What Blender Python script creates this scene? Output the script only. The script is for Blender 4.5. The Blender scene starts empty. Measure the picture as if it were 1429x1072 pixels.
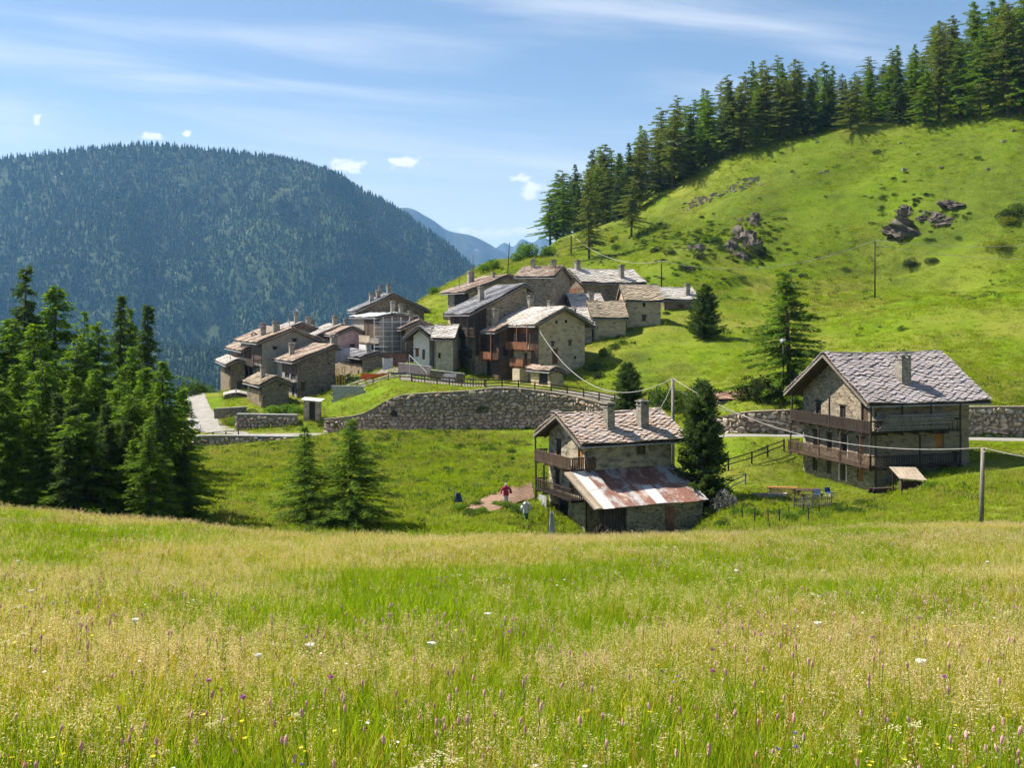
import bpy, math, random
import numpy as np
from mathutils import Vector, Matrix

# ------------------------------------------------------------------ camera, sky, sun, exposure
S = bpy.context.scene
COL = S.collection
F, CX, HY = 1500.0, 714.5, 440.0            # focal length in photo pixels, centre column, horizon row
cam_d = bpy.data.cameras.new('camera')
cam = bpy.data.objects.new('camera', cam_d)
COL.objects.link(cam)
cam_d.sensor_width = 36.0
cam_d.lens = 36.0 * F / 1429.0
cam_d.shift_y = -(536.0 - HY) / 1429.0
cam_d.clip_start, cam_d.clip_end = 0.1, 40000.0
cam.rotation_euler = (math.radians(90), 0, 0)
S.camera = cam

SUN_EL, SUN_LEFT = math.radians(52), math.radians(71)     # elevation; degrees to the left of straight ahead
sun_vec = Vector((-math.sin(SUN_LEFT) * math.cos(SUN_EL), math.cos(SUN_LEFT) * math.cos(SUN_EL), math.sin(SUN_EL)))
sun_d = bpy.data.lights.new('sun', 'SUN')
sun_d.energy, sun_d.angle, sun_d.color = 5.0, math.radians(0.5), (1.0, 0.94, 0.83)
sun = bpy.data.objects.new('sun', sun_d)
COL.objects.link(sun)
sun.rotation_euler = sun_vec.to_track_quat('Z', 'Y').to_euler()

W = bpy.data.worlds.new('World')
S.world = W
W.use_nodes = True
wt = W.node_tree
wt.nodes.clear()
def wn(t, **kw):
    n = wt.nodes.new(t)
    for k, v in kw.items(): setattr(n, k, v)
    return n
def wmath(op, a, b=None, c=None):
    n = wn('ShaderNodeMath', operation=op)
    for i, v in enumerate((a, b, c)):
        if v is None: continue
        if isinstance(v, (int, float)): n.inputs[i].default_value = v
        else: wt.links.new(v, n.inputs[i])
    return n.outputs[0]
sky = wn('ShaderNodeTexSky', sky_type='NISHITA', sun_disc=False)
sky.sun_elevation, sky.sun_rotation = SUN_EL, -SUN_LEFT
sky.altitude, sky.air_density, sky.dust_density, sky.ozone_density = 1600, 1.0, 1.6, 0.6
tc = wn('ShaderNodeTexCoord')
sep = wn('ShaderNodeSeparateXYZ')
wt.links.new(tc.outputs['Generated'], sep.inputs[0])
hy = wmath('MAXIMUM', sep.outputs['Y'], 0.05)
u, w = wmath('DIVIDE', sep.outputs['X'], hy), wmath('DIVIDE', sep.outputs['Z'], hy)
comb = wn('ShaderNodeCombineXYZ')
wt.links.new(wmath('MULTIPLY', u, 95), comb.inputs[0]); wt.links.new(wmath('MULTIPLY', w, 130), comb.inputs[1])
nz = wn('ShaderNodeTexNoise'); nz.inputs['Scale'].default_value = 1.0; nz.inputs['Detail'].default_value = 6
wt.links.new(comb.outputs[0], nz.inputs['Vector'])
total = None
CLOUDS = [(485, 231, 26, 11), (568, 226, 26, 9), (552, 224, 12, 5), (727, 248, 14, 6), (744, 262, 20, 9), (740, 272, 16, 6),
          (50, 167, 8, 9), (212, 190, 16, 6), (260, 187, 7, 5), (688, 326, 40, 8), (730, 322, 30, 7), (650, 322, 14, 5)]
for px, py, a, b in CLOUDS:
    du = wmath('DIVIDE', wmath('SUBTRACT', u, (px - CX) / F), a / F)
    dw = wmath('DIVIDE', wmath('SUBTRACT', w, (HY - py) / F), b / F)
    dd = wmath('SQRT', wmath('ADD', wmath('MULTIPLY', du, du), wmath('MULTIPLY', dw, dw)))
    dd = wmath('ADD', dd, wmath('MULTIPLY', wmath('SUBTRACT', nz.outputs[0], 0.5), 2.6))
    mr = wn('ShaderNodeMapRange', interpolation_type='SMOOTHSTEP')
    wt.links.new(dd, mr.inputs[0])
    mr.inputs[1].default_value, mr.inputs[2].default_value = 1.25, 0.25
    total = mr.outputs[0] if total is None else wmath('MAXIMUM', total, mr.outputs[0])
comb2 = wn('ShaderNodeCombineXYZ')
wt.links.new(wmath('ADD', wmath('MULTIPLY', u, 1.6), wmath('MULTIPLY', w, 1.5)), comb2.inputs[0])
wt.links.new(wmath('SUBTRACT', wmath('MULTIPLY', w, 15), wmath('MULTIPLY', u, -1.2)), comb2.inputs[1])
nz2 = wn('ShaderNodeTexNoise'); nz2.inputs['Scale'].default_value = 1.3; nz2.inputs['Detail'].default_value = 7
nz2.inputs['Distortion'].default_value = 0.4
wt.links.new(comb2.outputs[0], nz2.inputs['Vector'])
mr2 = wn('ShaderNodeMapRange', interpolation_type='SMOOTHSTEP')
wt.links.new(nz2.outputs[0], mr2.inputs[0])
mr2.inputs[1].default_value, mr2.inputs[2].default_value, mr2.inputs[4].default_value = 0.42, 0.80, 0.62
mask = wmath('MAXIMUM', wmath('MULTIPLY', total, 1.0), mr2.outputs[0])
mask = wmath('MULTIPLY', mask, wmath('GREATER_THAN', sep.outputs['Y'], 0.06))
mask = wmath('MULTIPLY', mask, wmath('GREATER_THAN', sep.outputs['Z'], 0.0))
vl = wn('ShaderNodeMapRange', interpolation_type='SMOOTHSTEP'); wt.links.new(sep.outputs['Z'], vl.inputs[0])
vl.inputs[1].default_value, vl.inputs[2].default_value, vl.inputs[3].default_value, vl.inputs[4].default_value = -0.02, 0.22, 0.75, 0.0
mask = wmath('MINIMUM', wmath('ADD', wmath('MULTIPLY', vl.outputs[0], wmath('SUBTRACT', 1.0, mask)), mask), 1.0)
mixc = wn('ShaderNodeMix', data_type='RGBA')
wt.links.new(mask, mixc.inputs[0]); wt.links.new(sky.outputs[0], mixc.inputs[6])
mixc.inputs[7].default_value = (8.6, 8.5, 8.4, 1)
bg = wn('ShaderNodeBackground'); bg.inputs[1].default_value = 0.07
wt.links.new(mixc.outputs[2], bg.inputs[0])
wo = wn('ShaderNodeOutputWorld'); wt.links.new(bg.outputs[0], wo.inputs[0])

vs = S.view_settings
vs.view_transform, vs.look, vs.gamma, vs.exposure, vs.use_curve_mapping = 'Standard', 'None', 1.0, 1.08, False
S.render.engine = 'CYCLES'
cy = S.cycles
cy.max_bounces, cy.diffuse_bounces, cy.glossy_bounces, cy.transmission_bounces = 4, 2, 1, 2
cy.transparent_max_bounces, cy.volume_bounces = 4, 0
cy.use_adaptive_sampling, cy.adaptive_threshold = True, 0.03
cy.use_denoising = True
cy.caustics_reflective = cy.caustics_refractive = False

# ------------------------------------------------------------------ small helpers
R = random.Random(7)
NR = np.random.default_rng(11)
def tag(o, label=None, cat=None, group=None, kind=None):
    if label: o['label'] = label
    if cat: o['category'] = cat
    if group: o['group'] = group
    if kind: o['kind'] = kind
    return o
def link(name, me, mat=None, parent=None):
    o = bpy.data.objects.new(name, me)
    COL.objects.link(o)
    if mat is not None and me is not None and len(me.materials) == 0: me.materials.append(mat)
    if parent is not None: o.parent = parent
    return o
def empty(name, loc, rz=0.0):
    o = bpy.data.objects.new(name, None)
    COL.objects.link(o)
    o.location, o.rotation_euler = loc, (0, 0, rz)
    o.empty_display_size = 0.3
    return o
def np_mesh(name, V, faces, smooth=False):
    """faces: (n,3) or (n,4) integer array, or a list of index lists"""
    me = bpy.data.meshes.new(name)
    V = np.asarray(V, dtype=np.float32)
    if isinstance(faces, np.ndarray):
        k = faces.shape[1]
        me.vertices.add(len(V)); me.vertices.foreach_set('co', V.ravel())
        me.loops.add(faces.size); me.loops.foreach_set('vertex_index', faces.astype(np.int32).ravel())
        me.polygons.add(len(faces)); me.polygons.foreach_set('loop_start', np.arange(0, faces.size, k, dtype=np.int32))
        me.update(calc_edges=True)
    else:
        me.from_pydata([tuple(v) for v in V], [], faces); me.update()
    if smooth: me.polygons.foreach_set('use_smooth', np.ones(len(me.polygons), dtype=bool))
    return me
class MB:
    def __init__(s): s.v, s.f = [], []
    def poly(s, pts):
        n = len(s.v); s.v += [tuple(p) for p in pts]; s.f.append(list(range(n, n + len(pts)))); return s
    def hexa(s, p):                                    # 8 points: bottom ring 0-3, top ring 4-7
        n = len(s.v); s.v += [tuple(q) for q in p]
        for q in ((3, 2, 1, 0), (4, 5, 6, 7), (0, 1, 5, 4), (1, 2, 6, 5), (2, 3, 7, 6), (3, 0, 4, 7)): s.f.append([n + i for i in q])
        return s
    def box(s, x0, x1, y0, y1, z0, z1, j=0.0):
        p = [(x0, y0, z0), (x1, y0, z0), (x1, y1, z0), (x0, y1, z0), (x0, y0, z1), (x1, y0, z1), (x1, y1, z1), (x0, y1, z1)]
        if j: p = [tuple(c + R.uniform(-j, j) for c in q) for q in p]
        return s.hexa(p)
    def bar(s, a, b, w=0.06, h=None):                   # square bar between two points
        a, b = Vector(a), Vector(b); d = (b - a).normalized()
        up = Vector((0, 0, 1)) if abs(d.z) < 0.95 else Vector((0, 1, 0))
        r = d.cross(up).normalized() * (w / 2); t = r.cross(d).normalized() * ((h or w) / 2)
        return s.hexa([a - r - t, a + r - t, b + r - t, b - r - t, a - r + t, a + r + t, b + r + t, b - r + t])
    def tube(s, pts, rad, n=8):
        rings = []
        for i, p in enumerate(pts):
            p = Vector(p); d = (Vector(pts[min(i + 1, len(pts) - 1)]) - Vector(pts[max(i - 1, 0)])).normalized()
            up = Vector((0, 0, 1)) if abs(d.z) < 0.9 else Vector((1, 0, 0))
            a = d.cross(up).normalized(); b = a.cross(d)
            r = rad[i] if isinstance(rad, (list, tuple)) else rad
            rings.append(len(s.v))
            s.v += [tuple(p + (a * math.cos(6.2832 * k / n) + b * math.sin(6.2832 * k / n)) * r) for k in range(n)]
        for i in range(len(rings) - 1):
            for k in range(n):
                s.f.append([rings[i] + k, rings[i] + (k + 1) % n, rings[i + 1] + (k + 1) % n, rings[i + 1] + k])
        s.f.append([rings[0] + k for k in range(n)][::-1]); s.f.append([rings[-1] + k for k in range(n)])
        return s
    def mesh(s, name, smooth=False): return np_mesh(name, s.v, s.f, smooth)
    def build(s, name, mat, parent=None, smooth=False): return link(name, s.mesh(name, smooth), mat, parent)

# value noise
def _h(ix, iy, seed):
    n = (ix.astype(np.int64) * 374761393 + iy.astype(np.int64) * 668265263 + seed * 1442695041) & 0x7fffffff
    n = ((n ^ (n >> 13)) * 1274126177) & 0x7fffffff
    return ((n ^ (n >> 16)) & 0xffff) / 65535.0
def vnoise(x, y, seed=0):
    ix, iy = np.floor(x), np.floor(y); fx, fy = x - ix, y - iy
    fx, fy = fx * fx * (3 - 2 * fx), fy * fy * (3 - 2 * fy)
    a, b, c, d = _h(ix, iy, seed), _h(ix + 1, iy, seed), _h(ix, iy + 1, seed), _h(ix + 1, iy + 1, seed)
    return (a * (1 - fx) + b * fx) * (1 - fy) + (c * (1 - fx) + d * fx) * fy - 0.5
def fbm(x, y, seed=0, oct=4):
    t, amp = 0, 1.0
    for o in range(oct): t = t + vnoise(x * 2 ** o, y * 2 ** o, seed + o) * amp; amp *= 0.5
    return t

# ------------------------------------------------------------------ materials
def mat_new(name):
    m = bpy.data.materials.new(name); m.use_nodes = True
    nt = m.node_tree; b = nt.nodes['Principled BSDF']
    b.inputs['Specular IOR Level'].default_value = 0.2
    return m, nt, b
def N(nt, t, **kw):
    n = nt.nodes.new(t)
    for k, v in kw.items():
        if k in n.inputs.keys(): n.inputs[k].default_value = v
        else: setattr(n, k, v)
    return n
def ramp(nt, fac, stops, interp='LINEAR'):
    r = nt.nodes.new('ShaderNodeValToRGB'); r.color_ramp.interpolation = interp
    e = r.color_ramp.elements
    while len(e) < len(stops): e.new(0.5)
    for q, (p, c) in zip(e, stops): q.position = p; q.color = (*c, 1)
    nt.links.new(fac, r.inputs[0]); return r.outputs[0]
def mixcol(nt, fac, a, b, mode='MIX'):
    m = nt.nodes.new('ShaderNodeMix'); m.data_type = 'RGBA'; m.blend_type = mode
    for i, v in ((0, fac), (6, a), (7, b)):
        if isinstance(v, (int, float)): m.inputs[i].default_value = v
        elif isinstance(v, tuple): m.inputs[i].default_value = (*v, 1)
        else: nt.links.new(v, m.inputs[i])
    return m.outputs[2]
def coords(nt, scale=(1, 1, 1)):
    t = nt.nodes.new('ShaderNodeTexCoord'); mp = nt.nodes.new('ShaderNodeMapping')
    mp.inputs['Scale'].default_value = scale; nt.links.new(t.outputs['Object'], mp.inputs[0]); return mp.outputs[0]
def noise(nt, vec, scale, detail=4, rough=0.55):
    n = N(nt, 'ShaderNodeTexNoise'); n.inputs['Scale'].default_value = scale; n.inputs['Detail'].default_value = detail
    n.inputs['Roughness'].default_value = rough; nt.links.new(vec, n.inputs['Vector']); return n.outputs[0]
def bump(nt, b, h, strength, dist=0.05):
    n = nt.nodes.new('ShaderNodeBump'); n.inputs['Strength'].default_value = strength; n.inputs['Distance'].default_value = dist
    nt.links.new(h, n.inputs['Height']); nt.links.new(n.outputs[0], b.inputs['Normal'])
def randval(nt):
    oi, ge = nt.nodes.new('ShaderNodeObjectInfo'), nt.nodes.new('ShaderNodeNewGeometry')
    a = nt.nodes.new('ShaderNodeMath'); a.operation = 'ADD'
    nt.links.new(oi.outputs['Random'], a.inputs[0]); nt.links.new(ge.outputs['Random Per Island'], a.inputs[1])
    f = nt.nodes.new('ShaderNodeMath'); f.operation = 'FRACT'; nt.links.new(a.outputs[0], f.inputs[0]); return f.outputs[0]

def m_plain(name, c, rough=0.8, var=0.25, scale=3.0, metal=0.0, stretch=(1, 1, 1)):
    m, nt, b = mat_new(name); v = coords(nt, stretch)
    n = noise(nt, v, scale, 5)
    lo, hi = tuple(x * (1 - var) for x in c), tuple(min(1, x * (1 + var)) for x in c)
    nt.links.new(ramp(nt, n, [(0.3, lo), (0.7, hi)]), b.inputs['Base Color'])
    b.inputs['Roughness'].default_value = rough; b.inputs['Metallic'].default_value = metal
    bump(nt, b, n, 0.25, 0.02); return m
def m_stone(name, cols, sc=3.0, mortar=(0.30, 0.27, 0.22), plaster=0.0, pl_col=(0.42, 0.38, 0.30)):
    m, nt, b = mat_new(name); v = coords(nt, (1, 1, 2.1))
    vn = N(nt, 'ShaderNodeTexNoise'); vn.inputs['Scale'].default_value = 2.2; nt.links.new(v, vn.inputs['Vector'])
    vv = nt.nodes.new('ShaderNodeVectorMath'); vv.operation = 'MULTIPLY_ADD'
    nt.links.new(vn.outputs['Color'], vv.inputs[0]); vv.inputs[1].default_value = (0.22, 0.22, 0.22); nt.links.new(v, vv.inputs[2])
    vo = N(nt, 'ShaderNodeTexVoronoi'); vo.inputs['Scale'].default_value = sc; nt.links.new(vv.outputs[0], vo.inputs['Vector'])
    ve = N(nt, 'ShaderNodeTexVoronoi', feature='DISTANCE_TO_EDGE'); ve.inputs['Scale'].default_value = sc; nt.links.new(vv.outputs[0], ve.inputs['Vector'])
    sx = nt.nodes.new('ShaderNodeSeparateColor'); nt.links.new(vo.outputs['Color'], sx.inputs[0])
    base = ramp(nt, sx.outputs[0], [(i / (len(cols) - 1), c) for i, c in enumerate(cols)])
    edge = ramp(nt, ve.outputs['Distance'], [(0.02, (1, 1, 1)), (0.07, (0, 0, 0))])
    c = mixcol(nt, edge, base, mortar)
    big = noise(nt, v, 0.7, 5)
    c = mixcol(nt, 0.55, c, ramp(nt, big, [(0.3, (0.55, 0.53, 0.5)), (0.7, (1.25, 1.2, 1.1))]), 'MULTIPLY')
    if plaster > 0:
        pm = ramp(nt, noise(nt, v, 1.1, 6), [(0.62 - plaster * 0.35, (1, 1, 1)), (0.72 - plaster * 0.35, (0, 0, 0))])
        pm2 = N(nt, 'ShaderNodeInvert'); nt.links.new(pm, pm2.inputs[1])
        c = mixcol(nt, pm2.outputs[0], c, mixcol(nt, 0.6, pl_col, ramp(nt, big, [(0.3, (0.5, 0.48, 0.42)), (0.75, (1.2, 1.2, 1.15))]), 'MULTIPLY'))
    nt.links.new(c, b.inputs['Base Color']); b.inputs['Roughness'].default_value = 0.9
    hm = ramp(nt, ve.outputs['Distance'], [(0.0, (0, 0, 0)), (0.12, (1, 1, 1))])
    bump(nt, b, hm, 0.7, 0.05); return m
def m_pieces(name, cols, rough=0.75, nscale=4.0, stain=None):
    """colour picked per piece (per object and per mesh island)"""
    m, nt, b = mat_new(name); v = coords(nt)
    c = ramp(nt, randval(nt), [(i / (len(cols) - 1), q) for i, q in enumerate(cols)])
    n = noise(nt, v, nscale, 6)
    c = mixcol(nt, 0.7, c, ramp(nt, n, [(0.28, (0.62, 0.6, 0.58)), (0.72, (1.2, 1.2, 1.2))]), 'MULTIPLY')
    if stain:
        c = mixcol(nt, ramp(nt, noise(nt, v, 0.55, 6, 0.65), [(0.5, (0, 0, 0)), (0.68, (0.85, 0.85, 0.85))]), c, stain)
    nt.links.new(c, b.inputs['Base Color']); b.inputs['Roughness'].default_value = rough
    bump(nt, b, n, 0.4, 0.03); return m
def m_wood(name, c, var=0.45):
    m, nt, b = mat_new(name); v = coords(nt, (1, 1, 0.12))
    n = noise(nt, v, 9, 5, 0.6); n2 = noise(nt, coords(nt), 0.9, 3)
    k = ramp(nt, n, [(0.3, tuple(x * (1 - var) for x in c)), (0.7, tuple(x * (1 + var) for x in c))])
    k = mixcol(nt, 0.6, k, ramp(nt, n2, [(0.3, (0.6, 0.58, 0.56)), (0.7, (1.25, 1.22, 1.2))]), 'MULTIPLY')
    k = mixcol(nt, 0.5, k, ramp(nt, randval(nt), [(0, (0.65, 0.65, 0.65)), (1, (1.3, 1.28, 1.25))]), 'MULTIPLY')
    nt.links.new(k, b.inputs['Base Color']); b.inputs['Roughness'].default_value = 0.85; bump(nt, b, n, 0.3, 0.02); return m
def m_leaf(name, cols, trans=0.35, tcol=None, rough=0.6):
    m, nt, b = mat_new(name)
    c = ramp(nt, randval(nt), [(i / (len(cols) - 1), q) for i, q in enumerate(cols)])
    nt.links.new(c, b.inputs['Base Color']); b.inputs['Roughness'].default_value = rough; b.inputs['Specular IOR Level'].default_value = 0.08
    tr = nt.nodes.new('ShaderNodeBsdfTranslucent')
    nt.links.new(mixcol(nt, 1.0, c, tcol or (1.5, 1.6, 0.7), 'MULTIPLY'), tr.inputs[0])
    mx = nt.nodes.new('ShaderNodeMixShader'); mx.inputs[0].default_value = trans
    nt.links.new(b.outputs[0], mx.inputs[1]); nt.links.new(tr.outputs[0], mx.inputs[2])
    nt.links.new(mx.outputs[0], nt.nodes['Material Output'].inputs[0]); return m

M = {}
M['stone_grey'] = m_stone('stone_grey', [(0.12, 0.09, 0.065), (0.30, 0.24, 0.17), (0.42, 0.35, 0.25), (0.22, 0.175, 0.125)])
M['stone_brown'] = m_stone('stone_brown', [(0.08, 0.06, 0.04), (0.21, 0.155, 0.10), (0.30, 0.23, 0.155), (0.14, 0.105, 0.075)])
M['stone_plaster'] = m_stone('stone_plaster', [(0.12, 0.10, 0.08), (0.28, 0.25, 0.2), (0.3, 0.27, 0.2)], plaster=0.75, pl_col=(0.56, 0.45, 0.29))
M['stone_half'] = m_stone('stone_half', [(0.12, 0.10, 0.08), (0.28, 0.25, 0.2), (0.34, 0.30, 0.22)], plaster=0.55, pl_col=(0.50, 0.425, 0.31))
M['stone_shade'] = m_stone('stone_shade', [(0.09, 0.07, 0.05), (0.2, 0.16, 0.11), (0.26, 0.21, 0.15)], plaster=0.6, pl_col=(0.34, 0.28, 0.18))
M['plaster_beige'] = m_plain('plaster_beige', (0.44, 0.37, 0.27), 0.9, 0.3, 1.6)
M['plaster_grey'] = m_plain('plaster_grey', (0.25, 0.235, 0.21), 0.9, 0.2, 1.4)
M['plaster_white'] = m_plain('plaster_white', (0.72, 0.70, 0.66), 0.9, 0.12, 1.5)
M['plaster_pink'] = m_plain('plaster_pink', (0.52, 0.36, 0.33), 0.9, 0.2, 1.5)
M['concrete'] = m_plain('concrete', (0.34, 0.33, 0.31), 0.9, 0.25, 2.0)
M['chimney_stone'] = m_stone('chimney_stone', [(0.16, 0.15, 0.14), (0.30, 0.28, 0.25), (0.4, 0.37, 0.32)], 5.0)
M['slab'] = m_pieces('slab', [(0.43, 0.36, 0.33), (0.52, 0.45, 0.41), (0.46, 0.37, 0.32), (0.53, 0.43, 0.35), (0.44, 0.30, 0.21), (0.54, 0.48, 0.45)], stain=(0.40, 0.27, 0.19))
M['slab_violet'] = m_pieces('slab_violet', [(0.31, 0.28, 0.285), (0.38, 0.345, 0.35), (0.33, 0.29, 0.29), (0.42, 0.38, 0.37), (0.34, 0.28, 0.25), (0.40, 0.37, 0.38)], stain=(0.33, 0.275, 0.26))
M['slab_pale'] = m_pieces('slab_pale', [(0.46, 0.43, 0.40), (0.58, 0.55, 0.51), (0.66, 0.62, 0.57), (0.50, 0.44, 0.38), (0.6, 0.58, 0.56)], stain=(0.46, 0.36, 0.28))
M['slab_brown'] = m_pieces('slab_brown', [(0.30, 0.25, 0.18), (0.42, 0.35, 0.25), (0.36, 0.29, 0.20), (0.46, 0.38, 0.28), (0.28, 0.22, 0.16)])
M['slab_dark'] = m_pieces('slab_dark', [(0.27, 0.27, 0.28), (0.34, 0.34, 0.35), (0.40, 0.39, 0.40), (0.31, 0.31, 0.33)])
M['slab_rust'] = m_pieces('slab_rust', [(0.44, 0.37, 0.31), (0.54, 0.46, 0.38), (0.46, 0.32, 0.23), (0.58, 0.52, 0.46), (0.42, 0.28, 0.2)], stain=(0.44, 0.30, 0.22))
M['roof_board'] = m_wood('roof_board', (0.07, 0.045, 0.03))
M['wood_dark'] = m_wood('wood_dark', (0.050, 0.036, 0.028))
M['wood_mid'] = m_wood('wood_mid', (0.095, 0.064, 0.045))
M['wood_red'] = m_wood('wood_red', (0.20, 0.085, 0.045))
M['wood_orange'] = m_wood('wood_orange', (0.36, 0.16, 0.05), 0.3)
M['wood_grey'] = m_wood('wood_grey', (0.20, 0.18, 0.155))
M['wood_pale'] = m_wood('wood_pale', (0.38, 0.31, 0.23), 0.3)
M['glass'] = m_plain('glass', (0.025, 0.027, 0.03), 0.12, 0.2)
M['glass'].node_tree.nodes['Principled BSDF'].inputs['Specular IOR Level'].default_value = 0.5
M['dark'] = m_plain('dark', (0.02, 0.018, 0.016), 0.9)
M['metal_white'] = m_plain('metal_white', (0.62, 0.62, 0.62), 0.5, 0.12, 1.0)
M['metal_grey'] = m_plain('metal_grey', (0.30, 0.31, 0.33), 0.45, 0.2, 1.0)
def m_sheet(name, metal, rust, bias):
    m, nt, b = mat_new(name); t = nt.nodes.new('ShaderNodeTexCoord'); oi = nt.nodes.new('ShaderNodeObjectInfo')
    mp = nt.nodes.new('ShaderNodeMapping'); mp.inputs['Scale'].default_value = (1, .45, 1); nt.links.new(t.outputs['Object'], mp.inputs[0])
    ad = nt.nodes.new('ShaderNodeVectorMath'); ad.operation = 'MULTIPLY_ADD'; nt.links.new(oi.outputs['Random'], ad.inputs[0]); ad.inputs[1].default_value = (9, 9, 9); nt.links.new(mp.outputs[0], ad.inputs[2])
    n1, n2 = noise(nt, ad.outputs[0], 0.9, 7, 0.65), noise(nt, ad.outputs[0], 5.0, 5, 0.7)
    c = mixcol(nt, ramp(nt, n1, [(bias - .05, (0, 0, 0)), (bias + .06, (1, 1, 1))]), metal, rust)
    c = mixcol(nt, 0.8, c, ramp(nt, n2, [(.3, (.6, .58, .56)), (.7, (1.3, 1.25, 1.2))]), 'MULTIPLY')
    nt.links.new(c, b.inputs['Base Color']); b.inputs['Roughness'].default_value = 0.6; return m
M['metal_sheet_a'] = m_sheet('metal_sheet_a', (0.58, 0.57, 0.56), (0.30, 0.17, 0.12), 0.66)
M['metal_sheet_b'] = m_sheet('metal_sheet_b', (0.40, 0.39, 0.39), (0.20, 0.09, 0.065), 0.52)
M['metal_sheet_c'] = m_sheet('metal_sheet_c', (0.46, 0.36, 0.31), (0.22, 0.105, 0.075), 0.44)
M['rust'] = m_plain('rust', (0.19, 0.085, 0.06), 0.75, 0.55, 2.2, stretch=(1, 0.35, 1))
M['rust_pale'] = m_plain('rust_pale', (0.36, 0.22, 0.16), 0.75, 0.4, 2.0, stretch=(1, 0.35, 1))
M['cable'] = m_plain('cable', (0.34, 0.32, 0.29), 0.6)
M['black_metal'] = m_plain('black_metal', (0.03, 0.03, 0.03), 0.5)
M['asphalt'] = m_plain('asphalt', (0.27, 0.25, 0.22), 0.95, 0.18, 0.8)
M['lane'] = m_plain('lane', (0.19, 0.17, 0.14), 0.95, 0.25, 0.8)
M['earth'] = m_plain('earth', (0.24, 0.15, 0.10), 0.95, 0.3, 1.8)
M['rubble'] = m_pieces('rubble', [(0.24, 0.19, 0.14), (0.44, 0.36, 0.27), (0.55, 0.46, 0.36), (0.36, 0.28, 0.21), (0.52, 0.39, 0.27), (0.60, 0.52, 0.43)], 0.9, 2.5)
M['rock'] = m_plain('rock', (0.105, 0.088, 0.07), 0.95, 0.65, 2.0)
M['rock_pale'] = m_pieces('rock_pale', [(0.20, 0.175, 0.14), (0.30, 0.265, 0.22), (0.24, 0.2, 0.16)], 0.95, 2.0)
M['tarp_white'] = m_plain('tarp_white', (0.70, 0.72, 0.68), 0.6, 0.15, 0.8)
M['tarp_green'] = m_plain('tarp_green', (0.42, 0.50, 0.42), 0.6, 0.2, 0.8)
M['cloth_white'] = m_plain('cloth_white', (0.50, 0.48, 0.47), 0.9, 0.15)
M['cloth_blue'] = m_plain('cloth_blue', (0.05, 0.085, 0.17), 0.9, 0.3)
M['cloth_teal'] = m_plain('cloth_teal', (0.03, 0.10, 0.11), 0.9, 0.3)
M['cloth_red'] = m_plain('cloth_red', (0.36, 0.03, 0.07), 0.9, 0.3)
M['orange_net'] = m_plain('orange_net', (0.75, 0.13, 0.03), 0.8, 0.2)
M['yellow_steel'] = m_plain('yellow_steel', (0.60, 0.33, 0.04), 0.6, 0.2)
M['bark'] = m_wood('bark', (0.085, 0.065, 0.05))
M['larch'] = m_leaf('larch', [(0.055, 0.10, 0.012), (0.105, 0.18, 0.018), (0.17, 0.25, 0.026)], 0.5)
M['larch_dull'] = m_leaf('larch_dull', [(0.075, 0.095, 0.024), (0.125, 0.15, 0.034), (0.18, 0.205, 0.05)], 0.5)
M['spruce'] = m_leaf('spruce', [(0.034, 0.06, 0.018), (0.062, 0.10, 0.024), (0.10, 0.145, 0.034)], 0.42)
M['pine'] = m_leaf('pine', [(0.030, 0.055, 0.014), (0.058, 0.095, 0.02), (0.105, 0.15, 0.036)], 0.4)
M['bush'] = m_leaf('bush', [(0.035, 0.065, 0.012), (0.06, 0.11, 0.016), (0.10, 0.15, 0.025)], 0.35)
M['bush_dark'] = m_leaf('bush_dark', [(0.02, 0.034, 0.01), (0.04, 0.06, 0.014), (0.07, 0.085, 0.02)], 0.3)
M['bush_bright'] = m_leaf('bush_bright', [(0.06, 0.12, 0.01), (0.10, 0.19, 0.015), (0.17, 0.24, 0.02)], 0.4)
M['bush_yellow'] = m_leaf('bush_yellow', [(0.12, 0.15, 0.01), (0.25, 0.24, 0.015), (0.10, 0.16, 0.015)], 0.35)
M['lilac'] = m_leaf('lilac', [(0.07, 0.11, 0.03), (0.10, 0.16, 0.03), (0.42, 0.34, 0.45), (0.5, 0.42, 0.52)], 0.3, (1.2, 1.2, 1.1))
M['blade'] = m_leaf('blade', [(0.10, 0.175, 0.006), (0.205, 0.315, 0.009), (0.315, 0.40, 0.014), (0.145, 0.24, 0.006)], 0.5, (1.35, 1.3, 0.8), 0.9)
M['tuft'] = m_leaf('tuft', [(0.14, 0.215, 0.006), (0.21, 0.29, 0.008), (0.27, 0.33, 0.014)], 0.5, (1.35, 1.3, 0.8), 0.9)
M['tuft_dry'] = m_leaf('tuft_dry', [(0.22, 0.23, 0.04), (0.30, 0.28, 0.07)], 0.5, (1.3, 1.2, 0.85), 0.9)
M['blade_dry'] = m_leaf('blade_dry', [(0.30, 0.30, 0.015), (0.45, 0.42, 0.03), (0.60, 0.52, 0.10)], 0.5, (1.3, 1.2, 0.85), 0.9)
M['seed'] = m_leaf('seed', [(0.70, 0.59, 0.26), (0.80, 0.69, 0.37), (0.84, 0.73, 0.47), (0.74, 0.60, 0.30)], 0.5, (1.15, 1.05, 0.9), 0.9)
M['seed_pink'] = m_leaf('seed_pink', [(0.76, 0.53, 0.36), (0.82, 0.62, 0.46), (0.78, 0.60, 0.38)], 0.5, (1.15, 1.05, 0.9), 0.9)
M['sorrel'] = m_leaf('sorrel', [(0.40, 0.12, 0.05), (0.48, 0.18, 0.08)], 0.3, (1.1, 1.0, 0.9))
M['stem'] = m_leaf('stem', [(0.09, 0.14, 0.02), (0.12, 0.17, 0.03)], 0.2)
M['pink'] = m_leaf('pink', [(0.70, 0.38, 0.37), (0.78, 0.50, 0.46), (0.62, 0.32, 0.33)], 0.25, (1.1, 1, 1))
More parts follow.
